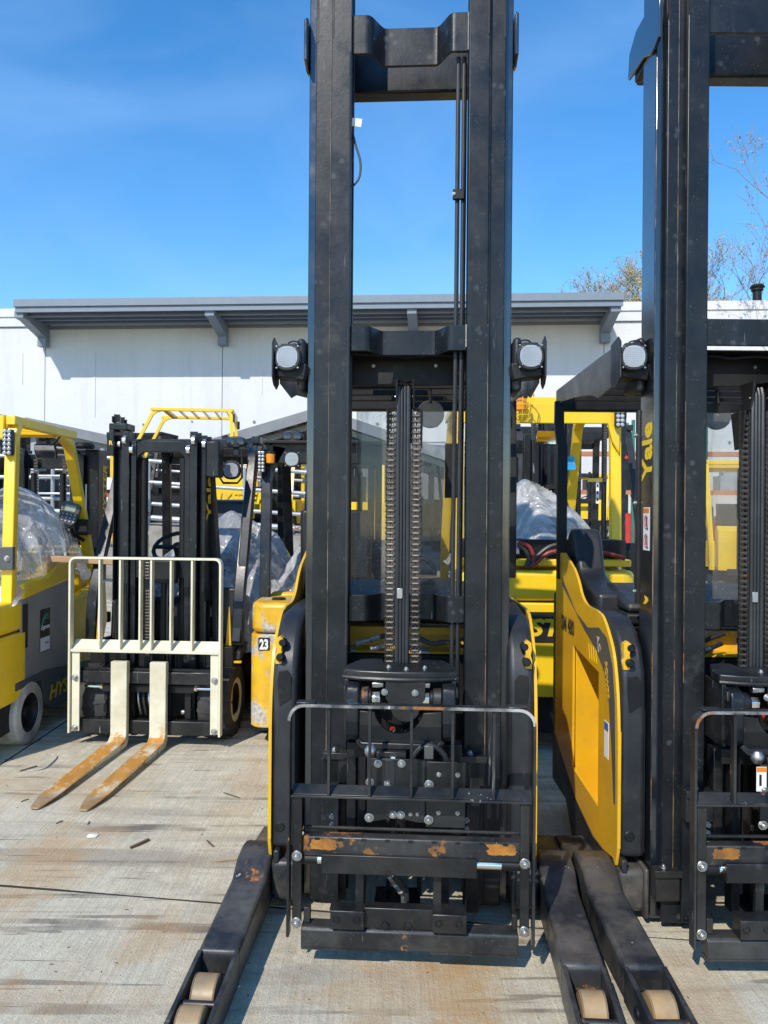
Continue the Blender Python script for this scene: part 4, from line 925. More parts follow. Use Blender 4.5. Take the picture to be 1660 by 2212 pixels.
    for k in range(2):
        A_ = Vector((ax(845 + k * 14, -.3), -.33, az(1893, -.33))); B_ = Vector((ax(876 + k * 6, -.25), -.24 - .01 * k, az(1935 - k * 12, -.25)))
        d = B_ - A_; ft = MB()
        for f0, f1, r in ((0, .42, .0085), (.42, .52, .011), (.52, .78, .0095), (.78, .86, .012), (.86, 1.0, .009)): ft.cyl(A_ + d * f0, A_ + d * f1, r, 8)
        ft.cyl(B_, B_ + Vector((.002, .0, -.035)), .010, 8); ft.build('hose_fitting', M['zinc' if k == 0 else 'hose'], t, .0008, 1)
    return t
def smoothuv(pts, k=6):
    return [(p.x, p.y) for p in smoothpath([(u, v, 0) for u, v in pts], k)]
M['rustpatch'] = paint('flaking_rust', (.42, .17, .022), .85, dust=(.05, .028, .015), dustamt=1.7, scratch=.8, bump=.0015, var=.35, scrcol=(.02,.02,.02))
rtA = reach_truck(FA, 'reach_truck', 'black mast reach truck in the middle of the picture with a bare fork carriage', 'A')
rtB = reach_truck(FB, 'reach_truck', 'reach truck cut off by the right edge showing a yellow side plate', 'B')
# warm lettering down the side of the right truck's outer rail
def side_text(s, u, v, sizev, m, sx=1.0, **k):
    yy, zz = FB.ats(u, v, -.388); return text(s, sizev, m, rtB, TM(-.3895, yy, zz, 90, 90, -90), sx=sx, **k)
y_, z_ = .175, FB.ats(1398, 1036, -.388)[1]
# word reads upwards on the left flank
text('Yale', .135, M['yellowprint'], rtB, TM(-.3892, .078, z_, 90, -90, -90), bold=.004, sx=.90)
zz = lambda v: FB.ats(1398, v, -.388)[1]
for o in list(rtB.children):
    if o.name.split('.')[0] in ('inner_rail', 'middle_rail', 'outer_rail', 'tab_plate', 'weld_bead', 'clamp_block', 'crossmember', 'rear_crossmember', 'rear_tie', 'lettering'): o.location.y -= .1
wl = box('warning_label', M['white'], rtB, -.3896, -.3884, .09, .155, zz(1189), zz(1096), .0003)
box('label_head', M['orange'], wl, -.3904, -.3897, .093, .152, zz(1108), zz(1098), 0)
for vc in (1128, 1168):
    MB().tube([(-.3902, .1225 + .02 * math.cos(q / 16 * 6.283), zz(vc) + .024 * math.sin(q / 16 * 6.283)) for q in range(16)], .0018, 4, (1, 0, 0), True).build('label_ring', M['red'], wl)
    box('label_figure', M['black'], wl, -.3904, -.3897, .116, .129, zz(vc) - .016, zz(vc) + .018, 0); box('label_figure', M['black'], wl, -.3904, -.3897, .105, .116, zz(vc) - .03, zz(vc) - .02, 0)
dg = MB(); dg.prism([(.15, zz(1307)), (.12, zz(1305)), (.10, zz(1298)), (.11, zz(1290)), (.14, zz(1288)), (.13, zz(1296))], 'x', -.3896, -.3886)
dg.build('small_decal', M['yellowprint'], rtB)
# long hinged strip plates with bolts behind the outer rail of the right truck
for v0, v1 in ((870, 1290), ):
    sc_ = box('rail_trim', M['plastic'], rtB, -.395, -.372, .202, .235, zz(1310), zz(880), .003)
    for v in (935, 1086, 1284): bolt(sc_, -.396, .225, zz(v), .7, -70)
for o in list(rtB.children):
    if o.name.split('.')[0] in ('warning_label', 'small_decal', 'rail_trim'): o.location.y -= .1
for o in list(rtA.children):
    if o.name.split('.')[0] in ('front_cover', 'side_plate'): o.location.x -= .012
# data label on the right truck's carriage
x, z = FB.at(1636, 1650, -.30); dl = box('hand_crush_label', M['white'], rtB, -.005 + x, x + .028, -.3065, -.3055, FB.at(1636, 1708, -.3)[1], FB.at(1636, 1655, -.3)[1], 0)
box('label_head', M['orange'], dl, x - .004, x + .027, -.3074, -.3066, FB.at(1636, 1666, -.3)[1], FB.at(1636, 1656, -.3)[1], 0)
box('label_figure', M['black'], dl, x + .004, x + .012, -.3074, -.3066, FB.at(1636, 1696, -.3)[1], FB.at(1636, 1672, -.3)[1], 0)
# ================= sit-down counterbalance forklifts =================
def tyre(parent, T, x, y, z, r, wd, m='rubber', rimm='cream', lugs=0, side=1, rec=.045):
    rr = r * .62
    w_ = MB(T).lathe([(x - wd / 2, rr), (x - wd / 2, r * .93), (x - wd / 2 + .015, r), (x + wd / 2 - .015, r), (x + wd / 2, r * .93), (x + wd / 2, rr), (x + wd / 2 - .03, rr * .985), (x - wd / 2 + .03, rr * .985), (x - wd / 2, rr)], (0, y, z), 'x', 40, cap=False).build('wheel', M[m], parent, 0)
    MB(T).lathe([(x - wd / 2 + .004, rr * 1.0), (x - wd / 2 + .004, rr * .86), (x - wd / 2 + rec, rr * .72), (x - wd / 2 + rec + .005, .01), (x + wd / 2 - rec - .005, .01), (x + wd / 2 - rec, rr * .72), (x + wd / 2 - .004, rr * .86), (x + wd / 2 - .004, rr * 1.0)], (0, y, z), 'x', 32, cap=False).build('rim', M[rimm], w_, 0)
    hb = MB(T); hb.lathe([(x - wd / 2 + .01, rr * .35), (x - wd / 2 + .03, rr * .42), (x + wd / 2 - .03, rr * .42), (x + wd / 2 - .01, rr * .35)], (0, y, z), 'x', 20)
    for k in range(6):
        q = k * math.pi / 3
        for sx in (-1, 1): hb.cyl((x + sx * (wd / 2 - rec - .01), y + rr * .55 * math.cos(q), z + rr * .55 * math.sin(q)), (x + sx * (wd / 2 - rec + .008), y + rr * .55 * math.cos(q), z + rr * .55 * math.sin(q)), rr * .06, 6)
    hb.build('hub', M['dark'], w_)
    if lugs:
        for sx in (-1, 1):
            lb = MB(T)
            for k in range(lugs):
                q = (k + (.5 if sx > 0 else 0)) * 2 * math.pi / lugs
                for j in (0,):
                    c, s_ = math.cos(q), math.sin(q); dq = .085; c2, s2 = math.cos(q + dq), math.sin(q + dq)
                    p = [Vector((x + sx * wd * .04, y + r * .985 * c, z + r * .985 * s_)), Vector((x + sx * wd * .49, y + r * .96 * math.cos(q + .05), z + r * .96 * math.sin(q + .05))), Vector((x + sx * wd * .49, y + r * .96 * math.cos(q + .05 + dq), z + r * .96 * math.sin(q + .05 + dq))), Vector((x + sx * wd * .04, y + r * .985 * c2, z + r * .985 * s2))]
                    o_ = [Vector((a_.x, y + (a_.y - y) * 1.05, z + (a_.z - z) * 1.05)) for a_ in p]
                    A = [lb.bm.verts.new(v) for v in p]; B = [lb.bm.verts.new(v) for v in o_]
                    fs = [lb.bm.faces.new(A), lb.bm.faces.new(B[::-1])] + [lb.bm.faces.new([A[i], B[i], B[(i + 1) % 4], A[(i + 1) % 4]]) for i in range(4)]
                    bmesh.ops.recalc_face_normals(lb.bm, faces=fs)
            o = lb.build('tread_lug', M[m], w_, 0); o['kind'] = 'stuff'
    return w_
def led_bar(parent, T, x, y, z, h=.16, w_=.06):
    b_ = MB(T).box(x - w_ / 2, x + w_ / 2, y - .002, y + .04, z - h / 2, z + h / 2).build('tail_light', M['plastic'], parent, .01)
    n = 6
    for k in range(n):
        for j in (-1, 1):
            MB(T).lathe([(-.012, .002), (-.008, w_ * .19), (0, w_ * .22)], (x + j * w_ * .22, y - .002, z - h / 2 + h * (k + .5) / n), 'y', 8).build('led', M['lens'], b_, 0)
    return b_
def beacon(parent, T, x, y, z, cage=None, s=1.0):
    b_ = MB(T).lathe([(0, .045 * s), (.02 * s, .045 * s)], (x, y, z), 'z', 20).build('beacon_base', M['dark'], parent, .002)
    MB(T).lathe([(-.085 * s, .022 * s), (-.078 * s, .036 * s), (-.0015, .040 * s)], (x, y, z), 'z', 20).build('beacon', M['amber'], b_, .002)
    if cage:
        c = MB(T)
        for k in range(8):
            q = k * math.pi / 4; c.tube([(x + .085 * math.cos(q), y + .085 * math.sin(q), z + .02), (x + .062 * math.cos(q), y + .062 * math.sin(q), z - .13), (x + .04 * math.cos(q), y + .04 * math.sin(q), z - .155)], .0035, 5)
        for rz_, zz_ in ((.074, -.05), (.064, -.115), (.085, .02)): c.tube([(x + rz_ * math.cos(q / 16 * 6.283), y + rz_ * math.sin(q / 16 * 6.283), z + zz_) for q in range(16)], .0035, 5, closed=True)
        c.build('beacon_cage', M[cage], b_)
def twin_lamp(parent, T, x, y, z):
    n = [(.075 * math.copysign(abs(math.cos(q)) ** .8, math.cos(q)), .042 * math.sin(q)) for q in [2 * math.pi * i / 24 for i in range(24)]]
    h = MB(T).prism([(x + a_, z + b_) for a_, b_ in n], 'y', y, y + .06).build('twin_lamp', M['plastic'], parent, .01)
    for s in (-1, 1): MB(T).lathe([(-.006, .004), (-.004, .026), (0, .029)], (x + s * .034, y, z), 'y', 16).build('lens', M['darklens'], h)
    MB(T).box(x - .02, x + .02, y + .02, y + .04, z - .09, z - .035).build('lamp_bracket', M['plastic'], h, .003)

def forklift(fr, name, label, W=1.04, gh=2.1, body='hyster', guard='hyster', cwz=.95, T=None, t=None, mast=True, masth=2.05, detail=2, rear_led=True, front_wheel=.27, rear_wheel=.2, tyrem='rubber', rimm='cream', hoodm=None, L=1.95, group=None, seat=True, cwb=.13, rwy=.42, rwx=None, slot=True, seatz=None, rec=.045, fwx=None, fwy=None, cowl=True):
    """origin on the ground under the rear face, nose towards +y"""
    T = T or Matrix.Identity(4); h = W / 2; hoodm = hoodm or body; bv = .012 if detail > 1 else 0
    if t is None: t = thing(name, label, 'forklift', fr, group)
    def bx_(nm, m, *q, b=bv, sg=2, par=None): return MB(T).box(*q).build(nm, M[m], par or t, b, sg)
    # counterweight, rounded in plan
    def rr(hw, y0, y1, r): return [(-hw, y1), (-hw, y0 + r)] + [(-hw + r - r * math.cos(R(q)), y0 + r - r * math.sin(R(q))) for q in (22, 45, 68, 90)] + [(hw - r + r * math.sin(R(q)), y0 + r - r * math.cos(R(q))) for q in (0, 22, 45, 68)] + [(hw, y0 + r), (hw, y1)]
    cw = MB(T).prism(rr(h, 0, .50, .10), 'z', cwb, cwz - .20).build('counterweight', M[body], t, bv, 3)
    MB(T).prism(rr(h - .004, .006, .50, .10), 'z', cwz - .192, cwz).build('counterweight_cap', M[body], cw, .03 if detail > 1 else 0, 3)
    if slot: bx_('tow_slot', 'dark', -.16, .16, -.003, .02, .28, .40, par=cw)
    else: bx_('rear_sill', 'dark', -h + .03, h - .03, .03, .45, .12, cwb - .002)
    bx_('chassis', 'dark', -h + .06, h - .06, .45, L - .1, .13, .60)
    for s in (-1, 1): bx_('side_skirt', 'dark', s * (h - .12), s * (h - .065), .50, L - .05, .16, .42)
    if detail < 2:
        for s in (-1, 1): bx_('side_panel', body, s * (h - .05), s * (h - .001), .5, 1.1, .43, .9)
    bx_('hood', hoodm, -h + .06, h - .06, .46, 1.12, .605, cwz + .02, b=.03 if detail > 1 else 0, sg=3)
    if seat:
        cwz_ = cwz; cwz = seatz or cwz
        st = bx_('seat', 'plastic', -.26, .26, .62, 1.08, cwz + .025, cwz + .13, b=.04 if detail > 1 else 0, sg=3)
        MB(T).prism([(.56, cwz + .10), (.68, cwz + .10), (.60, cwz + .58), (.50, cwz + .60)], 'x', -.25, .25).build('backrest', M['plastic'], st, .03 if detail > 1 else 0); cwz = cwz_
    bx_('floor', 'dark', -h + .06, h - .06, 1.13, L - .18, .55, .60)
    cl = MB(T).prism([(L - .25, .60), (L - .32, 1.15), (L - .22, 1.22), (L - .10, 1.15), (L - .10, .60)] if cowl else [(L - .35, .60), (L - .40, .86), (L - .34, .90), (L - .30, .86), (L - .28, .60)], 'x', -h + .12, h - .12).build('cowl', M['dark' if guard != 'hyster' else body], t, bv)
    sw_ = MB(T @ Matrix.Translation((0, L - .42, 1.24)) @ Matrix.Rotation(R(-35), 4, 'X')); sw_.tube([(.17 * math.cos(q / 20 * 6.283), .17 * math.sin(q / 20 * 6.283), 0) for q in range(20)], .015, 6, closed=True)
    sw_.box(-.17, .17, -.015, .015, -.008, .008); sw_.cyl((0, 0, -.22), (0, 0, .02), .035, 10); sw_.build('steer_wheel', M['dark'], cl)
    # overhead guard
    zt = gh; pw = .07; hg = h - .045
    gd = None
    for s in (-1, 1):
        rearp = [(s * hg, .36, cwz - .02), (s * hg, .40, zt - .12), (s * hg * .985, .46, zt - .03)]
        frontp = [(s * hg, L - .16, .60), (s * hg, L - .22, cwz), (s * hg * .97, L - .60, zt - .22), (s * hg * .96, L - .70, zt - .08), (s * hg * .95, L - .85, zt - .03)]
        g1 = MB(T).bar(rearp, .06, pw, (1, 0, 0)).build('guard_post', M[guard], t, .006 if detail > 1 else 0)
        g2 = MB(T).bar(smoothpath(frontp, 4), .055, pw, (1, 0, 0)).build('guard_post', M[guard], t, .006 if detail > 1 else 0)
    ro = MB(T).box(-hg + .035, hg - .035, .36, .40, zt - .15, zt).build('guard_rear_beam', M[guard], t, .01 if detail > 1 else 0)
    for s in (-1, 1): bx_('guard_side_beam', guard, s * (hg - .03), s * (hg + .03), .37, L - .62, zt - .06, zt - .002, b=.006)
    bx_('guard_front_beam', guard, -hg + .035, hg - .035, L - .90, L - .84, zt - .07, zt - .003, b=.006)
    n = 6
    for k in range(n):
        y = .48 + (L - 1.40) * k / (n - 1)
        bx_('guard_slat', guard, -hg + .032, hg - .032, y, y + .02, zt - .055, zt - .008, b=0)
    # wheels
    for s in (-1, 1):
        tyre(t, T, s * (fwx or h - .11), fwy or L - .30, front_wheel, front_wheel, .2, tyrem, rimm, 18 if detail > 1 and tyrem == 'rubber' else 0, rec=rec)
        tyre(t, T, s * (rwx or h - .09), rwy, rear_wheel, rear_wheel, .16, tyrem, rimm, 0)
    if rear_led:
        for s in (-1, 1): led_bar(t, T, s * hg, .33, zt - .17)
    if mast:
        y = L + .02
        for s in (-1, 1):
            for k, (dx, dy) in enumerate(((.0, 0), (.065, .03))):
                xq = s * (.22 + dx)
                MB(T).prism([(xq - .03, y - dy + .10), (xq + .03, y - dy + .10), (xq + .03, y - dy + .085), (xq + .008, y - dy + .085), (xq + .008, y - dy + .015), (xq + .03, y - dy + .015), (xq + .03, y - dy), (xq - .03, y - dy), (xq - .03, y - dy + .015), (xq - .008, y - dy + .015), (xq - .008, y - dy + .085), (xq - .03, y - dy + .085)], 'z', .1, masth - k * .04).build('mast_rail', M['mast'], t, .003 if detail > 1 else 0)
            if detail > 1:
                MB(T).cyl((s * .12, y + .03, .3), (s * .12, y + .03, masth - .2), .024, 12).build('lift_cylinder', M['dark'], t)
                c = MB(T)
                z = masth - .75
                while z < masth - .1: c.box(s * .12 - .016, s * .12 + .016, y + .06, y + .072, z, z + .018); z += .025
                o = c.build('lift_chain', M['chain'], t); o['kind'] = 'stuff'
        for z in (masth - .16, 1.1, .3): bx_('mast_crossmember', 'mast', -.30, .30, y + .10, y + .13, z, z + .12, b=.006)
        bx_('carriage_bar', 'steel', -.48, .48, y + .14, y + .18, .20, .29); bx_('carriage_bar', 'steel', -.48, .48, y + .14, y + .18, .55, .64)
        for s in (-1, 1):
            MB(T).bar([(s * .25, y + .2, .62), (s * .25, y + .2, .08), (s * .25, y + .26, .035), (s * .25, y + 1.2, .02)], .10, .035, (1, 0, 0)).build('fork', M['dark'], t)
    return t
def lookat_rot(p): return Matrix.Translation(p)

# ---- yellow electric truck at the left edge (rear towards us)
FD = Frame(-2.785, 4.38, 0)
D_ = forklift(FD, 'forklift', 'yellow electric forklift at the left edge with a grey battery panel and white tyres', W=1.04, gh=2.08, cwz=.93, tyrem='whitetyre', rimm='dark', front_wheel=.21, rear_wheel=.20, mast=True, masth=2.0, cwb=.31, rwy=.55, rwx=.448, slot=False)
X = .5215
sidep = MB().prism([(.44, .41), (.44, .955), (1.22, 1.0), (1.22, .36), (.80, .41)], 'x', X - .018, X - .004).build('battery_side_panel', M['greypanel'], D_, .006)
MB().prism([(.43, .93), (.43, 1.04), (.80, 1.06), (.95, 1.14), (1.26, 1.145), (1.26, 1.0)], 'x', X - .20, X + .012).build('battery_hood', M['hyster'], D_, .02, 3)
MB().prism([(1.25, .35), (1.25, .83), (1.9, .92), (1.95, .6), (1.85, .42), (1.5, .30)], 'x', X - .10, X - .002).build('front_side_panel', M['hyster'], D_, .012)
MB().prism([(.36, .372), (.36, .425), (.80, .43), (1.95, .305), (1.95, .12), (.95, .12), (.79, .20), (.74, .37)], 'x', X - .06, X + .001).build('lower_frame', M['charcoal'], D_, .006)
text('HYSTER', .135, M['yellowprint'], D_, TM(X + .0018, .84, .205, 90, 0, 90), bold=.003, shear=.25, sx=1.25)
y0, z0 = FD.ats(85, 1412, X); y1, z1 = FD.ats(111, 1325, X)
st = box('battery_sticker', M['black'], D_, X - .004, X - .0025, y0 + .02, y0 + .17, .55, .835, 0)
box('sticker_foot', M['white'], st, X - .0024, X - .0012, y0 + .025, y0 + .165, .555, .645, 0)
gm = MB()
for k in range(3): gm.tube(smoothpath([(X - .002, y0 + .03 + k * .01, .72 + k * .02), (X - .002, y0 + .09, .77 + k * .012), (X - .002, y0 + .15, .76 + k * .018)], 5), .004, 4, (1, 0, 0))
gm.build('sticker_swirl', M['green'], st)
text('Express', .042, M['white'], st, TM(X - .0018, y0 + .028, .70, 90, 0, 90), bold=.001, shear=.3)
text('Enersys', .018, M['black'], st, TM(X - .0008, y0 + .09, .60, 90, 0, 90), shear=.3)
box('dark_sticker', M['black'], D_, X - .004, X - .0025, .46, .53, .62, .90, 0)
# wrapped clear plastic sheet over a seat
def drape(name, label, fr, cx, cy, z0, w_, d_, hgt, seed, m='wrap', n=60, px=0, skirt=.12):
    s = MB(); random.seed(seed); V = {}
    for i in range(n + 1):
        for j in range(n + 1):
            u, v = i / n * 2 - 1, j / n * 2 - 1
            q = max(abs(u), abs(v)); pk = 1 - min(1, math.hypot((u - px) * .95, (v - .1) * .9)) ** 1.25      # tent over the seat back
            ang = math.atan2(v - .1, u - px)
            fold = abs(noise.noise(Vector((ang * 2.3 + seed, math.hypot(u - px, v) * .8, seed * 1.7)))) * min(1, math.hypot(u - px, v) * 1.6)
            big = noise.noise(Vector((u * 1.3 + seed, v * 1.3, seed * 2.1)))
            cr = abs(noise.noise(Vector((u * 5 + 7, v * 5 + seed, 1))))
            z = z0 + hgt * (.12 + .88 * max(0, pk)) + hgt * (.22 * big - .26 * fold) - .006 * cr - (skirt * (q - .86) / .14 if q > .86 else 0)
            rr_ = 1 + .10 * noise.noise(Vector((ang * 3, seed, 2)))
            x = cx + u * w_ / 2 * rr_ + .03 * big; y = cy + v * d_ / 2 * rr_ + .012 * cr
            V[i, j] = s.bm.verts.new((x, y, z))
    for i in range(n):
        for j in range(n): s.bm.faces.new([V[i, j], V[i + 1, j], V[i + 1, j + 1], V[i, j + 1]])
    o = s.build(name, M[m], None, 0, smooth=50); o.matrix_world = fr.M; return tag(o, label, 'plastic sheet')
drape('plastic_sheet', 'clear plastic sheet hanging over the seat of the left edge yellow forklift', FD, .03, .95, 1.05, 1.0, 1.25, .66, 2, px=.25)
# keypad terminal clamped to the front guard post
kp = FD.ats(150, 1110, .42)
q = Vector((.30, 1.42, FD.at(150, 1110, 1.42)[1])); q.x = FD.at(150, 1110, 1.42)[0]
Tk = Matrix.Translation(q) @ Matrix.Rotation(R(18), 4, 'Z') @ Matrix.Rotation(R(-12), 4, 'X') @ Matrix.Rotation(R(12), 4, 'Y')
kt = MB(Tk).prism([(-.055, .09), (.055, .09), (.075, .07), (.06, -.06), (.03, -.105), (-.03, -.105), (-.06, -.06), (-.07, .07)], 'y', 0, .07).build('keypad_terminal', M['charcoal'], D_, .01, 3)
MB(Tk).box(-.038, .038, -.004, -.001, .02, .068).build('screen', M['lcd'], kt, .001)
for i in range(4):
    for j in range(3):
        MB(Tk).lathe([(-.006, .006), (-.001, .0075)], (-.042 + i * .028, 0, -.005 - j * .026), 'y', 8).build('key', M['keys'], kt)
MB(Tk).tube([(0, .07, -.03), (.05, .10, -.13), (.14, .12, -.16)], .014, 8).build('terminal_arm', M['dark'], kt)
qz = MB(); qx, qz_ = FD.at(200, 1145, 1.45)
box('post_clamp', M['dark'], D_, .435, .535, 1.46, 1.58, qz_ - .04, qz_ + .08, .006)
# rear view mirror hanging from the guard
mx, mz = FD.at(98, 976, 1.15)
Tm = Matrix.Translation((mx, 1.15, mz)) @ Matrix.Rotation(R(6), 4, 'X')
Tm = Tm @ Matrix.Rotation(R(14), 4, 'X')
mr = MB(Tm).prism([(-.075, -.055), (.075, -.055), (.082, 0), (.075, .055), (-.075, .055), (-.082, 0)], 'y', 0, .03).build('mirror', M['plastic'], D_, .01, 3)
MB(Tm).prism([(-.068, -.049), (.068, -.049), (.074, 0), (.068, .049), (-.068, .049), (-.074, 0)], 'y', -.003, -.0002).build('mirror_glass', M['mirror'], mr, .002)
MB(Tm).tube([(.05, .02, .04), (.14, .0, .13)], .006, 6).build('mirror_arm', M['dark'], mr)
box('safety_decal', M['white'], D_, .5, .502, 1.50, 1.53, FD.at(185, 1100, 1.4)[1], FD.at(185, 1045, 1.4)[1], 0)
text('HYSTER', .13, M['yellowprint'], D_, TM(.4165, 2.19, 1.42, 90, -90, 90), bold=.003, shear=.2, sx=1.0)
box('mast_flank_plate', M['mast'], D_, .30, .415, 2.0, 2.20, .9, 2.0, .006)
vz = MB().lathe([(0, .085), (.02, .09), (.045, .07)], (.33, 1.9, 2.0), 'z', 24).build('round_horn', M['dark'], D_, .004)
bx0, bz0 = FD.at(12, 1205, .36)
box('post_bracket', M['charcoal'], D_, bx0 - .12, bx0 + .075, .30, .335, bz0 - .07, bz0 + .07, .004)
bolt(D_, bx0 + .04, .30, bz0, 1.3)
pl = box('timber_board', M['wood'], None, -.28, .28, -.045, .045, -.02, .02, .004); tag(pl, 'rough timber board lying across the left edge forklift beside the plastic sheet', 'board')
p = P(185, 1210, 5.3); pl.matrix_world = Matrix.Translation(p) @ Matrix.Rotation(R(8), 4, 'Z') @ Matrix.Rotation(R(3), 4, 'Y')

# ---- forklift with cream forks (nose towards us)
FC = Frame(-1.50, 4.88, -4)
c = lambda u, v, y=0: FC.at(u, v, y)
Tc = Matrix.Translation((0, 2.14, 0)) @ Matrix.Rotation(math.pi, 4, 'Z')
Cc = thing('forklift', 'black guard forklift with a cream load backrest and rusty cream forks on the ground', 'forklift', FC)
forklift(FC, '', '', W=1.10, gh=2.05, body='yale', guard='mast', cwz=1.0, T=Tc, t=Cc, rec=.012, mast=False, rear_led=False, front_wheel=.235, rear_wheel=.2, rimm='cream', hoodm='plastic', L=1.98, fwx=.40, fwy=1.82, cowl=False)
m0 = .20       # mast set back from the carriage face
for s in (-1, 1):
    for x0, x1, y0, y1, top in ((.205, .255, m0, m0 + .10, 2.02), (.262, .305, m0 + .05, m0 + .16, 2.0), (.165, .20, m0 + .02, m0 + .11, 1.96)):
        rl = MB().prism([(s * x0, y0), (s * x1, y0), (s * x1, y0 + .014), (s * (x0 + .012), y0 + .014), (s * (x0 + .012), y1 - .014), (s * x1, y1 - .014), (s * x1, y1), (s * x0, y1)], 'z', .07, top).build('mast_rail', M['mast'], Cc, .003)
        MB().cyl((s * (x0 + .014), y0 + .002, top - .06), (s * (x0 + .040), y0 + .002, top - .06), .032, 18).build('mast_roller', M['chrome'], rl, .003)
    MB().sweep([(s * .30, m0 + .14, 1.75), (s * .33, m0 + .18, 1.2), (s * .345, m0 + .20, .35)], [(-.022, -.04), (.022, -.04), (.022, .05), (-.022, .05)], (0, 1, 0)).build('mast_brace', M['mast'], Cc, .004)
    MB().cyl((s * .135, m0 + .09, .15), (s * .135, m0 + .09, 1.85), .026, 14).build('lift_cylinder', M['dark'], Cc)
    box('mast_side_plate', M['mast'], Cc, s * .306, s * .313, m0 + .0, m0 + .16, .9, 1.95, .003)
text('Yale', .15, M['yellowprint'], Cc, TM(.3145, m0 + .125, 1.44, 90, -90, 90), bold=.004, sx=1.15)
MB().prism([(-.20, 1.76), (-.15, 1.86), (-.12, 1.885), (.12, 1.885), (.15, 1.86), (.20, 1.76), (.20, 1.93), (.13, 1.965), (-.13, 1.965), (-.20, 1.93)], 'y', m0 + .03, m0 + .06).build('mast_crossmember', M['mast'], Cc, .006)
for z in (1.05, .32): box('mast_crossmember', M['mast'], Cc, -.2, .2, m0 + .03, m0 + .06, z, z + .14, .004)
box('mast_head', M['mast'], Cc, -.345, -.22, m0 - .0, m0 + .14, 2.03, 2.075, .006)
box('head_block', M['mast'], Cc, -.34, -.305, m0 - .01, m0 + .1, 1.86, 2.03, .004)
box('head_block', M['mast'], Cc, .30, .40, m0 + .01, m0 + .12, 1.72, 1.96, .01)
text('R', .04, M['yellowprint'], Cc, TM(-.338, m0 - .0115, 1.93), bold=.001)
chain(Cc, c(322, 1400, m0)[0], m0 - .03, .18, 1.16)
MB().cyl((.045, m0 - .01, .3), (.045, m0 - .01, 1.12), .022, 12).build('free_lift_cylinder', M['dark'], Cc)
box('cylinder_head', M['dark'], Cc, -.03, .13, m0 - .04, m0 + .02, 1.02, 1.17, .008)
for k, x in enumerate((-.06, -.045, .075, .095)):
    MB().tube(smoothpath([(x, m0 - .03, .45), (x, m0 - .03, 1.05), (x + .01, m0 - .02, 1.14), (x + .03, m0, 1.05)], 4), .007, 6, (0, 1, 0)).build('hydraulic_hose', M['hose'], Cc)
# carriage
xl, xr = c(186, 1470)[0] - .03, c(495 - 22, 1470)[0] + .0
hl = .485
for z0_, z1_ in ((.075, .165), (.395, .475)):
    cb = box('carriage_bar', M['steel'], Cc, -hl + .03, hl - .03, .0, .055, z0_, z1_, .006)
box('carriage_notch_bar', M['dark'], Cc, -hl + .03, hl - .03, .015, .05, .476, .49, .002)
sf_ = box('side_shift_bar', M['dark'], Cc, -.30, .30, .03, .075, .335, .385, .004)
for s in (-1, 1):
    MB().cyl((s * .30, .05, .365), (s * .42, .05, .365), .014, 16).build('chrome_rod', M['chrome'], sf_)
    MB().cyl((s * .30, .05, .365), (s * .315, .05, .365), .020, 12).build('brass_gland', M['yaleworn'], sf_)
    for x in (.12, .25): box('carriage_upright', M['dark'], Cc, s * x - .02, s * x + .02, .06, .09, .166, .394, .003)
for k in range(4):
    x = -.09 + k * .035; MB().tube(smoothpath([(x, .1, .34), (x + .01, .08, .27), (x + .02, .1, .18)], 4), .009, 7, (0, 1, 0)).build('hydraulic_hose', M['hose' if k % 2 else 'zinc'], Cc)
box('plug', M['zinc'], Cc, .20, .235, .06, .09, .19, .22, .01)
# cream load backrest (tall)
y = -.02; H = c(311, 1206)[1]; zl = .085
lb = None
pth = lambda: [(-hl, y, zl)] + [(-hl, y, H - .035)] + [(-hl + .035 - .035 * math.cos(R(q)), y, H - .035 + .035 * math.sin(R(q))) for q in (30, 60, 90)] + [(hl - .035 + .035 * math.sin(R(q)), y, H - .035 + .035 * math.cos(R(q))) for q in (0, 30, 60)] + [(hl, y, H - .035), (hl, y, zl)]
bk = MB().sweep(pth(), [(-.007, -.025), (.007, -.025), (.007, .025), (-.007, .025)], (0, 1, 0)).build('load_backrest', M['cream'], Cc, .002)
for f in (-.605, -.33, -.065, .085, .345, .625): box('backrest_bar', M['cream'], bk, f * hl - .006, f * hl + .006, y - .02, y + .025, .625, H - .008, .001)
sh2 = MB(); sh2.box(-hl + .008, hl - .008, y - .022, y - .010, .60, .618); sh2.prism([(y - .010, .604), (y + .06, .66), (y + .06, .668), (y - .010, .612)], 'x', -hl + .008, hl - .008)
sh2.build('backrest_shelf', M['cream'], bk, .001)
for s in (-1, 1):
    ps = box('backrest_post', M['cream'], bk, s * (hl - .012), s * (hl - .062), y - .008, y + .004, zl + .01, .60, .002)
    for z in (.435, .115): bolt(ps, s * (hl - .035), y - .008, z, 1.5)
# forks
for xc in ((c(265, 1450)[0] + c(262, 1600)[0]) / 2, (c(349, 1450)[0] + c(345, 1600)[0]) / 2):
    w_ = .052; y = -.04
    prof = [(y + .03, .545), (y - .012, .545), (y - .012, .10), (y - .02, .075), (y - .045, .057), (y - .09, .052), (y - .80, .028), (y - .88, .025), (y - .93, .022), (y - .97, .019), (y - 1.0, .016), (y - 1.02, .012), (y - 1.02, .004), (y - 1.0, .004), (y - .97, .004), (y - .93, .004), (y - .88, .004), (y - .80, .004), (y - .10, .006), (y - .0, .012), (y + .03, .05)]
    s = MB(); bmv = s.bm
    s.prism(prof, 'x', xc - w_, xc + w_)
    for v in bmv.verts:     # tapered tip
        k = min(1, max(0, (-.80 - v.co.y) / .26)); v.co.x = xc + (v.co.x - xc) * (1 - .62 * k ** 3)
    f = s.build('fork', M['fork'], Cc, .004)
    box('fork_hook', M['cream'], f, xc - w_ + .001, xc + w_ - .001, y + .0305, y + .04, .40, .54, .002)
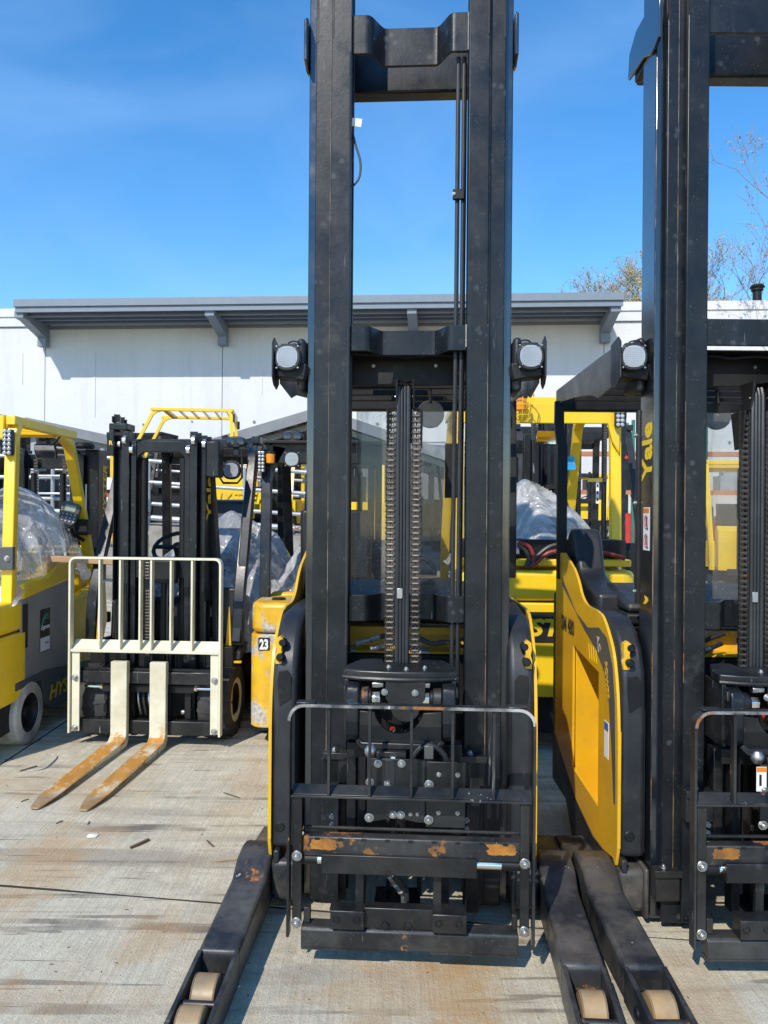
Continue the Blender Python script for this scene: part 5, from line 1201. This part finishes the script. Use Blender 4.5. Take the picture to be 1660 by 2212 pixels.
# front lamps on the guard of the cream-fork truck
q = c(500, 1016, .55); lamp(Cc, q[0], .55, q[1], .052)
MB().tube([(q[0] - .075, .55, q[1] + .14), (q[0] - .08, .54, q[1] - .05), (q[0] - .05, .53, q[1] - .09), (q[0] + .05, .53, q[1] - .09), (q[0] + .08, .54, q[1] - .05), (q[0] + .075, .55, q[1] + .14)], .007, 6, (0, 1, 0)).build('lamp_guard', M['mast'], Cc)
q = c(509, 955, .60); twin_lamp(Cc, Matrix.Identity(4), q[0], .60, q[1])
MB().bar(smoothpath([(.50, .30, .62), (.51, .42, 1.1), (.515, .62, 1.80), (.50, .72, 1.93), (.48, .9, 1.99)], 5), .05, .065, (1, 0, 0)).build('guard_front_leg', M['mast'], Cc, .008)
# fenders and steps
MB().prism([(.30, .50), (.31, .56), (.5, .60), (.9, .58), (.9, .54), (.5, .54)], 'x', .32, .53).build('fender', M['plastic'], Cc, .01)
MB().prism([(.30, .50), (.31, .56), (.5, .60), (.9, .58), (.9, .54), (.5, .54)], 'x', -.32, -.53).build('fender', M['plastic'], Cc, .01)
q0, q1 = c(473, 1420, .38), c(487, 1330, .42)
MB().prism([(.42, .50), (.47, .50), (.452, .86), (.447, .86)], 'y', .30, .31).build('yellow_guide', M['yale'], Cc)
MB().prism([(-.42, .50), (-.47, .50), (-.452, .86), (-.447, .86)], 'y', .30, .31).build('yellow_guide', M['yale'], Cc)
box('fender_lip', M['yale'], Cc, .33, .54, .275, .30, .485, .50, .003)
box('side_panel', M['yale'], Cc, .505, .548, .78, 2.0, .30, .64, .012)
box('side_panel', M['yale'], Cc, -.548, -.505, .78, 2.0, .30, .64, .012)
box('cowl_panel', M['plastic'], Cc, .32, .50, .44, .50, .60, .97, .015)
q = c(448, 1321, .43); wl = box('warning_label', M['white'], Cc, q[0] - .09, q[0] + .1, .436, .439, q[1] - .035, q[1] + .04, 0)
box('label_head', M['orange'], wl, q[0] - .09, q[0] + .1, .4345, .4355, q[1] + .02, q[1] + .04, 0)
for k in range(3):
    MB().tube([(q[0] - .06 + k * .06 + .018 * math.cos(i / 14 * 6.283), .4348, q[1] - .008 + .02 * math.sin(i / 14 * 6.283)) for i in range(14)], .002, 4, (0, 1, 0), True).build('label_ring', M['red'], wl)
    box('label_figure', M['black'], wl, q[0] - .064 + k * .06, q[0] - .054 + k * .06, .4335, .4345, q[1] - .022, q[1] + .008, 0)
q = c(447, 1390, .43); nl = box('data_plate', M['keys'], Cc, q[0] - .055, q[0] + .085, .434, .437, q[1] - .04, q[1] + .04, 0)
for k in range(6): box('data_line', M['grey'], nl, q[0] - .045, q[0] + .07 - .02 * (k % 2), .4325, .4335, q[1] - .035 + k * .012, q[1] - .031 + k * .012, 0)
drape('plastic_sheet', 'clear plastic sheet draped over the seat of the cream forked forklift', FC, .18, 1.0, .80, 1.25, 1.1, .75, 5, px=.1, skirt=.35)

# ---- truck number 23 between the cream forks and the tall middle mast
FE = Frame(-.335, 4.85, 0)
E_ = forklift(FE, 'forklift', 'yellow forklift wearing a white number 23 with scraped counterweight', W=1.02, gh=1.97, body='yaleworn', guard='mast', cwz=.92, rear_led=False)
q = FE.at(571, 1391, 0); nb = box('number_plate', M['black'], E_, q[0] - .036, q[0] + .036, -.0035, -.001, q[1] - .04, q[1] + .04, 0)
text('23', .085, M['white'], nb, TM(q[0], -.0045, q[1] - .031), bold=.0035, sx=.66, align='CENTER')
q = FE.at(565, 997, .30); led_bar(E_, Matrix.Identity(4), q[0], .30, q[1], .145, .05)
q = FE.at(585, 988, .32); beacon(E_, Matrix.Identity(4), q[0], .32, q[1] + .025, None, .8)
q = FE.at(631, 992, .36); lamp(E_, q[0], .36, q[1], .045)
q = FE.at(632, 942, .40); twin_lamp(E_, Matrix.Identity(4), q[0], .40, q[1])
box('guard_roof', M['dark'], E_, -.48, .48, .30, 1.2, 1.955, 1.975, .004)
MB().prism([(-.44, 1.95), (-.44, 1.62), (-.40, 1.80), (-.33, 1.93)], 'y', .36, .375).build('post_gusset', M['mast'], E_, .003)
MB().bar([(-.26, .9, .95), (-.215, .9, 1.9)], .05, .05, (0, 1, 0)).build('guard_strut', M['mast'], E_, .006)
MB().lathe([(0, .045), (.012, .045)], (-.35, .2, .92), 'z', 16).build('filler_cap', M['dark'], E_)
drape('plastic_sheet', 'clear plastic sheet bunched behind the number 23 counterweight', FE, -.20, .9, .90, .8, .8, .62, 9, px=.3)

# ---- lemon yellow truck seen between the two tall masts
FF = Frame(1.02, 4.80, -1)
Fm = forklift(FF, 'forklift', 'lemon yellow forklift between the two tall masts with red battery cables', W=1.14, gh=2.28, cwz=1.14, cwb=.35, slot=False, seatz=1.0, masth=2.2, rear_led=False, L=2.05)
f = lambda u, v, y=0: FF.at(u, v, y)
z0, z1 = f(1180, 1388)[1], f(1180, 1322)[1]
lp = box('name_panel', M['black'], Fm, -.36, .36, -.005, -.001, z0, z1, 0)
q = f(1151, 1378, -.006); text('HYSTER', .145, M['yellowprint'], lp, TM(q[0] - .262, -.0065, z0 + .045), bold=.005, shear=.2, sx=1.22)
bb = box('battery_cover', M['dark'], Fm, -.52, .52, .10, .30, f(1180, 1205, .1)[1], f(1180, 1166, .1)[1], .006)
box('cover_lip', M['hyster'], Fm, -.54, .54, .05, .34, f(1180, 1222, .1)[1], f(1180, 1207, .1)[1], .01)
q = f(1107, 1183, .08); cn = box('battery_connector', M['lens'], Fm, q[0] - .035, q[0] + .04, .04, .09, q[1] - .04, q[1] + .045, .006)
for k in range(4): MB().lathe([(.036, .006), (.04, .007)], (q[0] - .015 + (k % 2) * .03, 0, q[1] - .015 + (k // 2) * .03), 'y', 8).build('connector_screw', M['zinc'], cn)
for k, (pts, m) in enumerate((([(1120, 1172), (1142, 1180), (1152, 1200), (1150, 1225)], 'dullred'), ([(1120, 1178), (1136, 1190), (1142, 1208), (1136, 1226)], 'hose'), ([(1205, 1176), (1185, 1182), (1162, 1200), (1142, 1226)], 'hose'), ([(1210, 1190), (1185, 1194), (1165, 1210), (1150, 1226)], 'dullred'), ([(1235, 1193), (1290, 1192), (1330, 1200), (1350, 1207)], 'dullred'))):
    MB().tube([(p[0], .03, p[1]) for p in [f(u, v, .03) for u, v in smoothuv(pts)]], .013, 8, (0, 1, 0)).build('battery_cable', M[m], Fm)
MB().prism([(.34, 2.28 - .04), (.34, 2.28 - .16), (.36, 2.28 - .16), (.36, 2.28 - .04)], 'x', -.5, .5).bm.free()
MB().prism([(-.53, 2.235), (-.53, 2.10), (.46, 2.10), (.49, 1.98), (.54, 1.90), (.54, 2.235)], 'y', .33, .355).build('guard_name_beam', M['hyster'], Fm, .006)
q = f(1343, 893, .25); led_bar(Fm, Matrix.Identity(4), q[0], .28, q[1], .17, .062)
q = f(1124, 868, .25); beacon(Fm, Matrix.Identity(4), q[0], .22, q[1] + .02, 'hyster')
q = f(1355, 1050, .33); 
bm_ = f(1338, 988, .30); MB().lathe([(.315, .002), (.318, .011), (.325, .011)], (f(1374 - 20, 988, .32)[0], 0, bm_[1]), 'y', 14).build('red_dot', M['red'], Fm)
q = f(1181, 945, 1.0); Tm = Matrix.Translation((q[0], 1.0, q[1]))
mr = MB(Tm).prism([(-.08, -.058), (.08, -.058), (.088, 0), (.08, .058), (-.08, .058), (-.088, 0)], 'y', 0, .03).build('mirror', M['plastic'], Fm, .01, 3)
MB(Tm).prism([(-.07, -.05), (.07, -.05), (.077, 0), (.07, .05), (-.07, .05), (-.077, 0)], 'y', -.003, -.0002).build('mirror_glass', M['mirror'], mr, .002)
MB(Tm).tube([(.04, .02, .05), (.16, .05, .16)], .007, 6).build('mirror_arm', M['dark'], mr)
q = f(1262, 1130, 1.7); MB().prism([(q[0] + .10, q[1] + .37), (q[0] - .02, q[1] + .37), (q[0] - .02, q[1] + .34), (q[0] + .10, q[1] + .34)], 'y', 1.5, 1.52).build('guard_bracket', M['hyster'], Fm)
zq = f(1240, 1005, 1.45); tg = MB(Matrix.Translation((zq[0] - .03, 1.44, zq[1] + .02)) @ Matrix.Rotation(R(-8), 4, 'Y')).box(-.036, .036, 0, .002, -.06, .05).build('blue_tag', M['cyan'], Fm)
for k in range(4): MB(Matrix.Translation((zq[0] - .03, 1.44, zq[1] + .02)) @ Matrix.Rotation(R(-8), 4, 'Y')).box(-.026, .02, -.001, -.0002, .02 - k * .018, .023 - k * .018).build('tag_line', M['blue'], tg)
q = f(1275, 1065, 1.6); sd_ = box('safety_decal', M['white'], Fm, q[0] - .012, q[0] + .012, 1.36, 1.362, q[1] - .09, q[1] + .09, 0)
for k in range(3): box('label_figure', M['black'], sd_, q[0] - .007, q[0] + .007, 1.3585, 1.3595, q[1] - .07 + k * .055, q[1] - .045 + k * .055, 0)
drape('plastic_sheet', 'clear plastic sheet humped over the seat of the lemon yellow forklift', FF, .0, .62, 1.12, 1.12, 1.0, .66, 14, px=-.05, skirt=.03)
w1 = [o for o in C.objects if False]

# ---- black guard truck behind it, mast towards us
FH = Frame(1.95, 9.6, 0)
Th = Matrix.Rotation(math.pi, 4, 'Z')
H_ = forklift(FH, 'forklift', 'black guard forklift behind the lemon yellow one with its mast towards us', W=1.25, gh=2.42, body='yale', guard='plastic', cwz=1.1, T=Th, masth=2.55, L=2.3, rear_led=False)
h_ = Frame(0, 7.2, 0)
for u, r, m in ((1152, .022, 'hose'), (1168, .03, 'dark'), (1182, .05, 'mast'), (1196, .06, 'mast')):
    p = h_.at(u, 1000, 0); q = FH.I @ Vector((p[0], 7.2, 0)); MB().cyl((q.x, q.y, .8), (q.x, q.y, 2.55), r, 10).build('mast_tube', M[m], H_)
p = h_.at(1155, 1000, 0); q = FH.I @ Vector((p[0], 7.1, 0)); chain_src = chain(H_, q.x, q.y, 1.5, 2.45)
p = h_.at(1182, 1053, 0); q = FH.I @ Vector((p[0], 7.1, p[1])); box('hose_band', M['dark'], H_, q.x - .06, q.x + .09, q.y - .03, q.y + .03, q.z - .02, q.z + .02, .004)

# ---- trucks further away
g = Frame(*P(548, 1106, 15.2).to_2d(), 97, 1.22)
G_ = forklift(g, 'forklift', 'yellow gas forklift standing on the raised ramp with a white gas bottle', W=1.35, gh=2.2, cwz=1.15, detail=1, front_wheel=.36, rear_wheel=.31, L=2.5, masth=2.1, rimm='dark', mast=True, rwy=.85)
gp = Frame(*P(500, 1106, 15.3).to_2d(), 8, 1.22)
bt = MB().lathe([(-.42, .05), (-.38, .14), (-.3, .17), (.3, .17), (.38, .14), (.42, .05)], (0, 0, 0), 'y', 20).build('gas_bottle', M['white'], G_)
bt.matrix_local = Matrix.Translation((0, .35, 1.38)) @ Matrix.Rotation(R(90), 4, 'Z')
text('HYSTER', .3, M['yellowprint'], G_, TM(-.70, .80, .42, 90, 0, -90), bold=.01, shear=.2)
def far(u, D, yaw, label, z=0.0, **k):
    p = P(u, 1106, D); fr = Frame(p.x, p.y, yaw, z)
    return forklift(fr, 'forklift', label, detail=1, rear_led=False, **k)
far(1295, 25, 150, 'small distant yellow forklift seen inside the guard frame of the lemon yellow forklift', z=.70, W=1.4, gh=2.05, cwz=1.0)
far(1130, 27, 185, 'distant yellow forklift with a gas bottle just right of the middle mast', z=1.0, W=1.5, gh=2.4)
far(1565, 12.5, 170, 'yellow forklift seen through the screen of the right hand reach truck', z=.12, W=1.3, gh=2.2)
far(1470, 22, 160, 'far yellow forklift hidden behind the right hand mast', z=.6, W=1.3, gh=2.2)
far(775, 17, 10, 'yellow forklift seen through the windscreen of the middle reach truck', z=.75, W=1.3, gh=1.95)
far(612, 18.5, 175, 'far yellow forklift behind the pipe railing above the number 23 truck', z=.8, W=1.2, gh=2.1)
far(655, 21, 175, 'far yellow forklift tucked behind the left rail of the middle mast', z=.8, W=1.2, gh=2.1)
far(20, 15, 172, 'black guarded forklift behind the left edge forklift', z=1.2, W=1.2, gh=2.0, guard='dark', body='dark')
far(80, 17, 168, 'dark forklift parked on the ramp behind the left railing', z=1.2, W=1.2, gh=2.0, guard='dark', body='charcoal')
far(345, 19, 172, 'dark bodied forklift under the canopy left of the gas forklift', z=1.2, W=1.3, gh=2.1, guard='dark', body='dark')
far(875, 21, 190, 'dark forklift seen beyond the screen between the middle mast rails', z=.6, W=1.3, gh=2.3, guard='dark', body='charcoal')

# ================= trees =================
tree('tree', 'tall budding tree behind the warehouse roof beside the right mast', (16.5, 45, 0), 16.6, 4, .95, M['leaf'], 7, br=.66, leafn=2, lsize=.10)
tree('tree', 'wide bare tree behind the warehouse roof near the roof vent', (21.8, 47, 0), 15.2, 12, 1.0, M['catkin'], 7, br=.68, leafn=1, lsize=.10)
tree('tree', 'catkin laden tree reaching in from the right edge of the sky', (18.8, 24.5, 0), 15.5, 21, 1.0, M['catkin'], 7, br=.68, leafn=2, lsize=.09, lean=(-.06, 0))

# ================= litter on the concrete =================
def gpt(u, v):
    r = ray(u, v); k = -EYE / r.z; return Vector((r.x * k, r.y * k, 0))
def twig(u0, v0, u1, v1, r, label, bend=.02, m='twig', name='twig', cat='twig'):
    r *= .62
    A_, B_ = gpt(u0, v0), gpt(u1, v1); mid = (A_ + B_) / 2 + Vector((bend * (B_ - A_).y, -bend * (B_ - A_).x, 0)) * 3 + Vector((0, 0, .003)); base = A_ + Vector((0, 0, r))
    pts = [Vector((0, 0, 0)), mid - A_, B_ - A_]
    o = MB().sweep(smoothpath(pts, 3), [(-r, -r * .6), (r * .8, -r * .7), (r, r * .5), (-r * .7, r * .8)]).build(name, M[m], None, 0, smooth=0); o.location = base
    return tag(o, label, cat)
twig(282, 1834, 322, 1816, .010, 'thick brown bark sliver in the open floor below the cream forks')
twig(484, 1713, 518, 1724, .004, 'thin dark twig lying right of the cream fork tips')
twig(594, 1793, 606, 1778, .005, 'short dark twig close to the left side of the middle reach truck')
twig(122, 1780, 136, 1774, .004, 'short twig left below the nearer fork tip')
twig(190, 1782, 193, 1775, .004, 'tiny upright looking splinter under the fork tips')
twig(44, 1667, 80, 1656, .006, 'brown bark strip near the far fork tip by the slab joint')
twig(46, 1733, 62, 1727, .004, 'small brown twig left of the leftmost fork tip')
twig(448, 1817, 462, 1830, .006, 'pale brown twig in the floor left of the middle truck')
twig(460, 1862, 512, 1858, .005, 'thin pale splinter just above the near slab joint', m='wood')
twig(10, 1642, 30, 1640, .003, 'fine twig at the left edge below the white tyre')
twig(55, 1611, 90, 1598, .004, 'long fine twig beside the white tyre shadow')
cw_ = MB().tube(smoothpath([gpt(58, 1666) + Vector((0, 0, .004)), gpt(95, 1662) + Vector((0, 0, .006)), gpt(122, 1640) + Vector((0, 0, .005)), gpt(118, 1632) + Vector((0, 0, .004)), gpt(100, 1630) + Vector((0, 0, .004))], 5), .004, 6).build('cord', M['whitetyre'])
tag(cw_, 'bent pale cord lying left of the forks', 'cord')
for (u, v, m, lab, nm) in ((208, 1735 - 45, 'wood', None, None),): pass
def scrap(u, v, s_, m, label, name, cat, seed):
    random.seed(seed); o = MB(); n = 7; c0 = gpt(u, v); cv = o.bm.verts.new((0, 0, s_ * .35)); ring = []
    for i in range(n):
        q = i / n * 6.283; r = s_ * random.uniform(.6, 1.1); ring.append(o.bm.verts.new((r * math.cos(q) * 1.3, r * math.sin(q), random.uniform(.001, s_ * .25))))
    for i in range(n): o.bm.faces.new([cv, ring[i], ring[(i + 1) % n]])
    o = o.build(name, M[m], None, 0, smooth=0); o.location = c0; return tag(o, label, cat)
scrap(258, 1675, .035, 'bark', 'brown bark chip beside the heel of the right fork', 'bark_chip', 'bark chip', 1)
scrap(281, 1650, .035, 'bark', 'bark chip between the two fork blades near the carriage', 'bark_chip', 'bark chip', 2)
scrap(200, 1806, .028, 'white', 'crumpled white paper scrap below the fork tips', 'paper_scrap', 'paper', 3)
scrap(194, 1590, .012, 'dark', 'small black stone in front of the cream backrest', 'stone', 'stone', 4)
scrap(1275, 1905, .02, 'bark', 'brown leaf between the two reach truck outriggers', 'dead_leaf', 'leaf', 6)
scrap(230, 1586, .012, 'white', 'tiny white pebble below the carriage of the cream truck', 'pebble', 'stone', 8)
random.seed(31); db = MB()
for k in range(700):
    x, y_ = random.uniform(-3.2, 3.4), 2.0 + abs(random.gauss(0, 1.7)); s_ = random.uniform(.0008, .0028) * random.choice((1, 1, 1, 1.5)); q = random.uniform(0, 3.14)
    dx, dy = math.cos(q) * s_ * random.uniform(1, 3.5), math.sin(q) * s_ * random.uniform(1, 3.5)
    db.prism([(x - dx, y_ - dy), (x + dy * .3, y_ - dx * .3), (x + dx, y_ + dy), (x - dy * .3, y_ + dx * .3)], 'z', .0003, .0003 + s_ * .6)
o = db.build('fine_debris', M['twig'], None, 0, smooth=0); o['kind'] = 'stuff'; o['label'] = 'fine grit and wood crumbs strewn over the concrete'
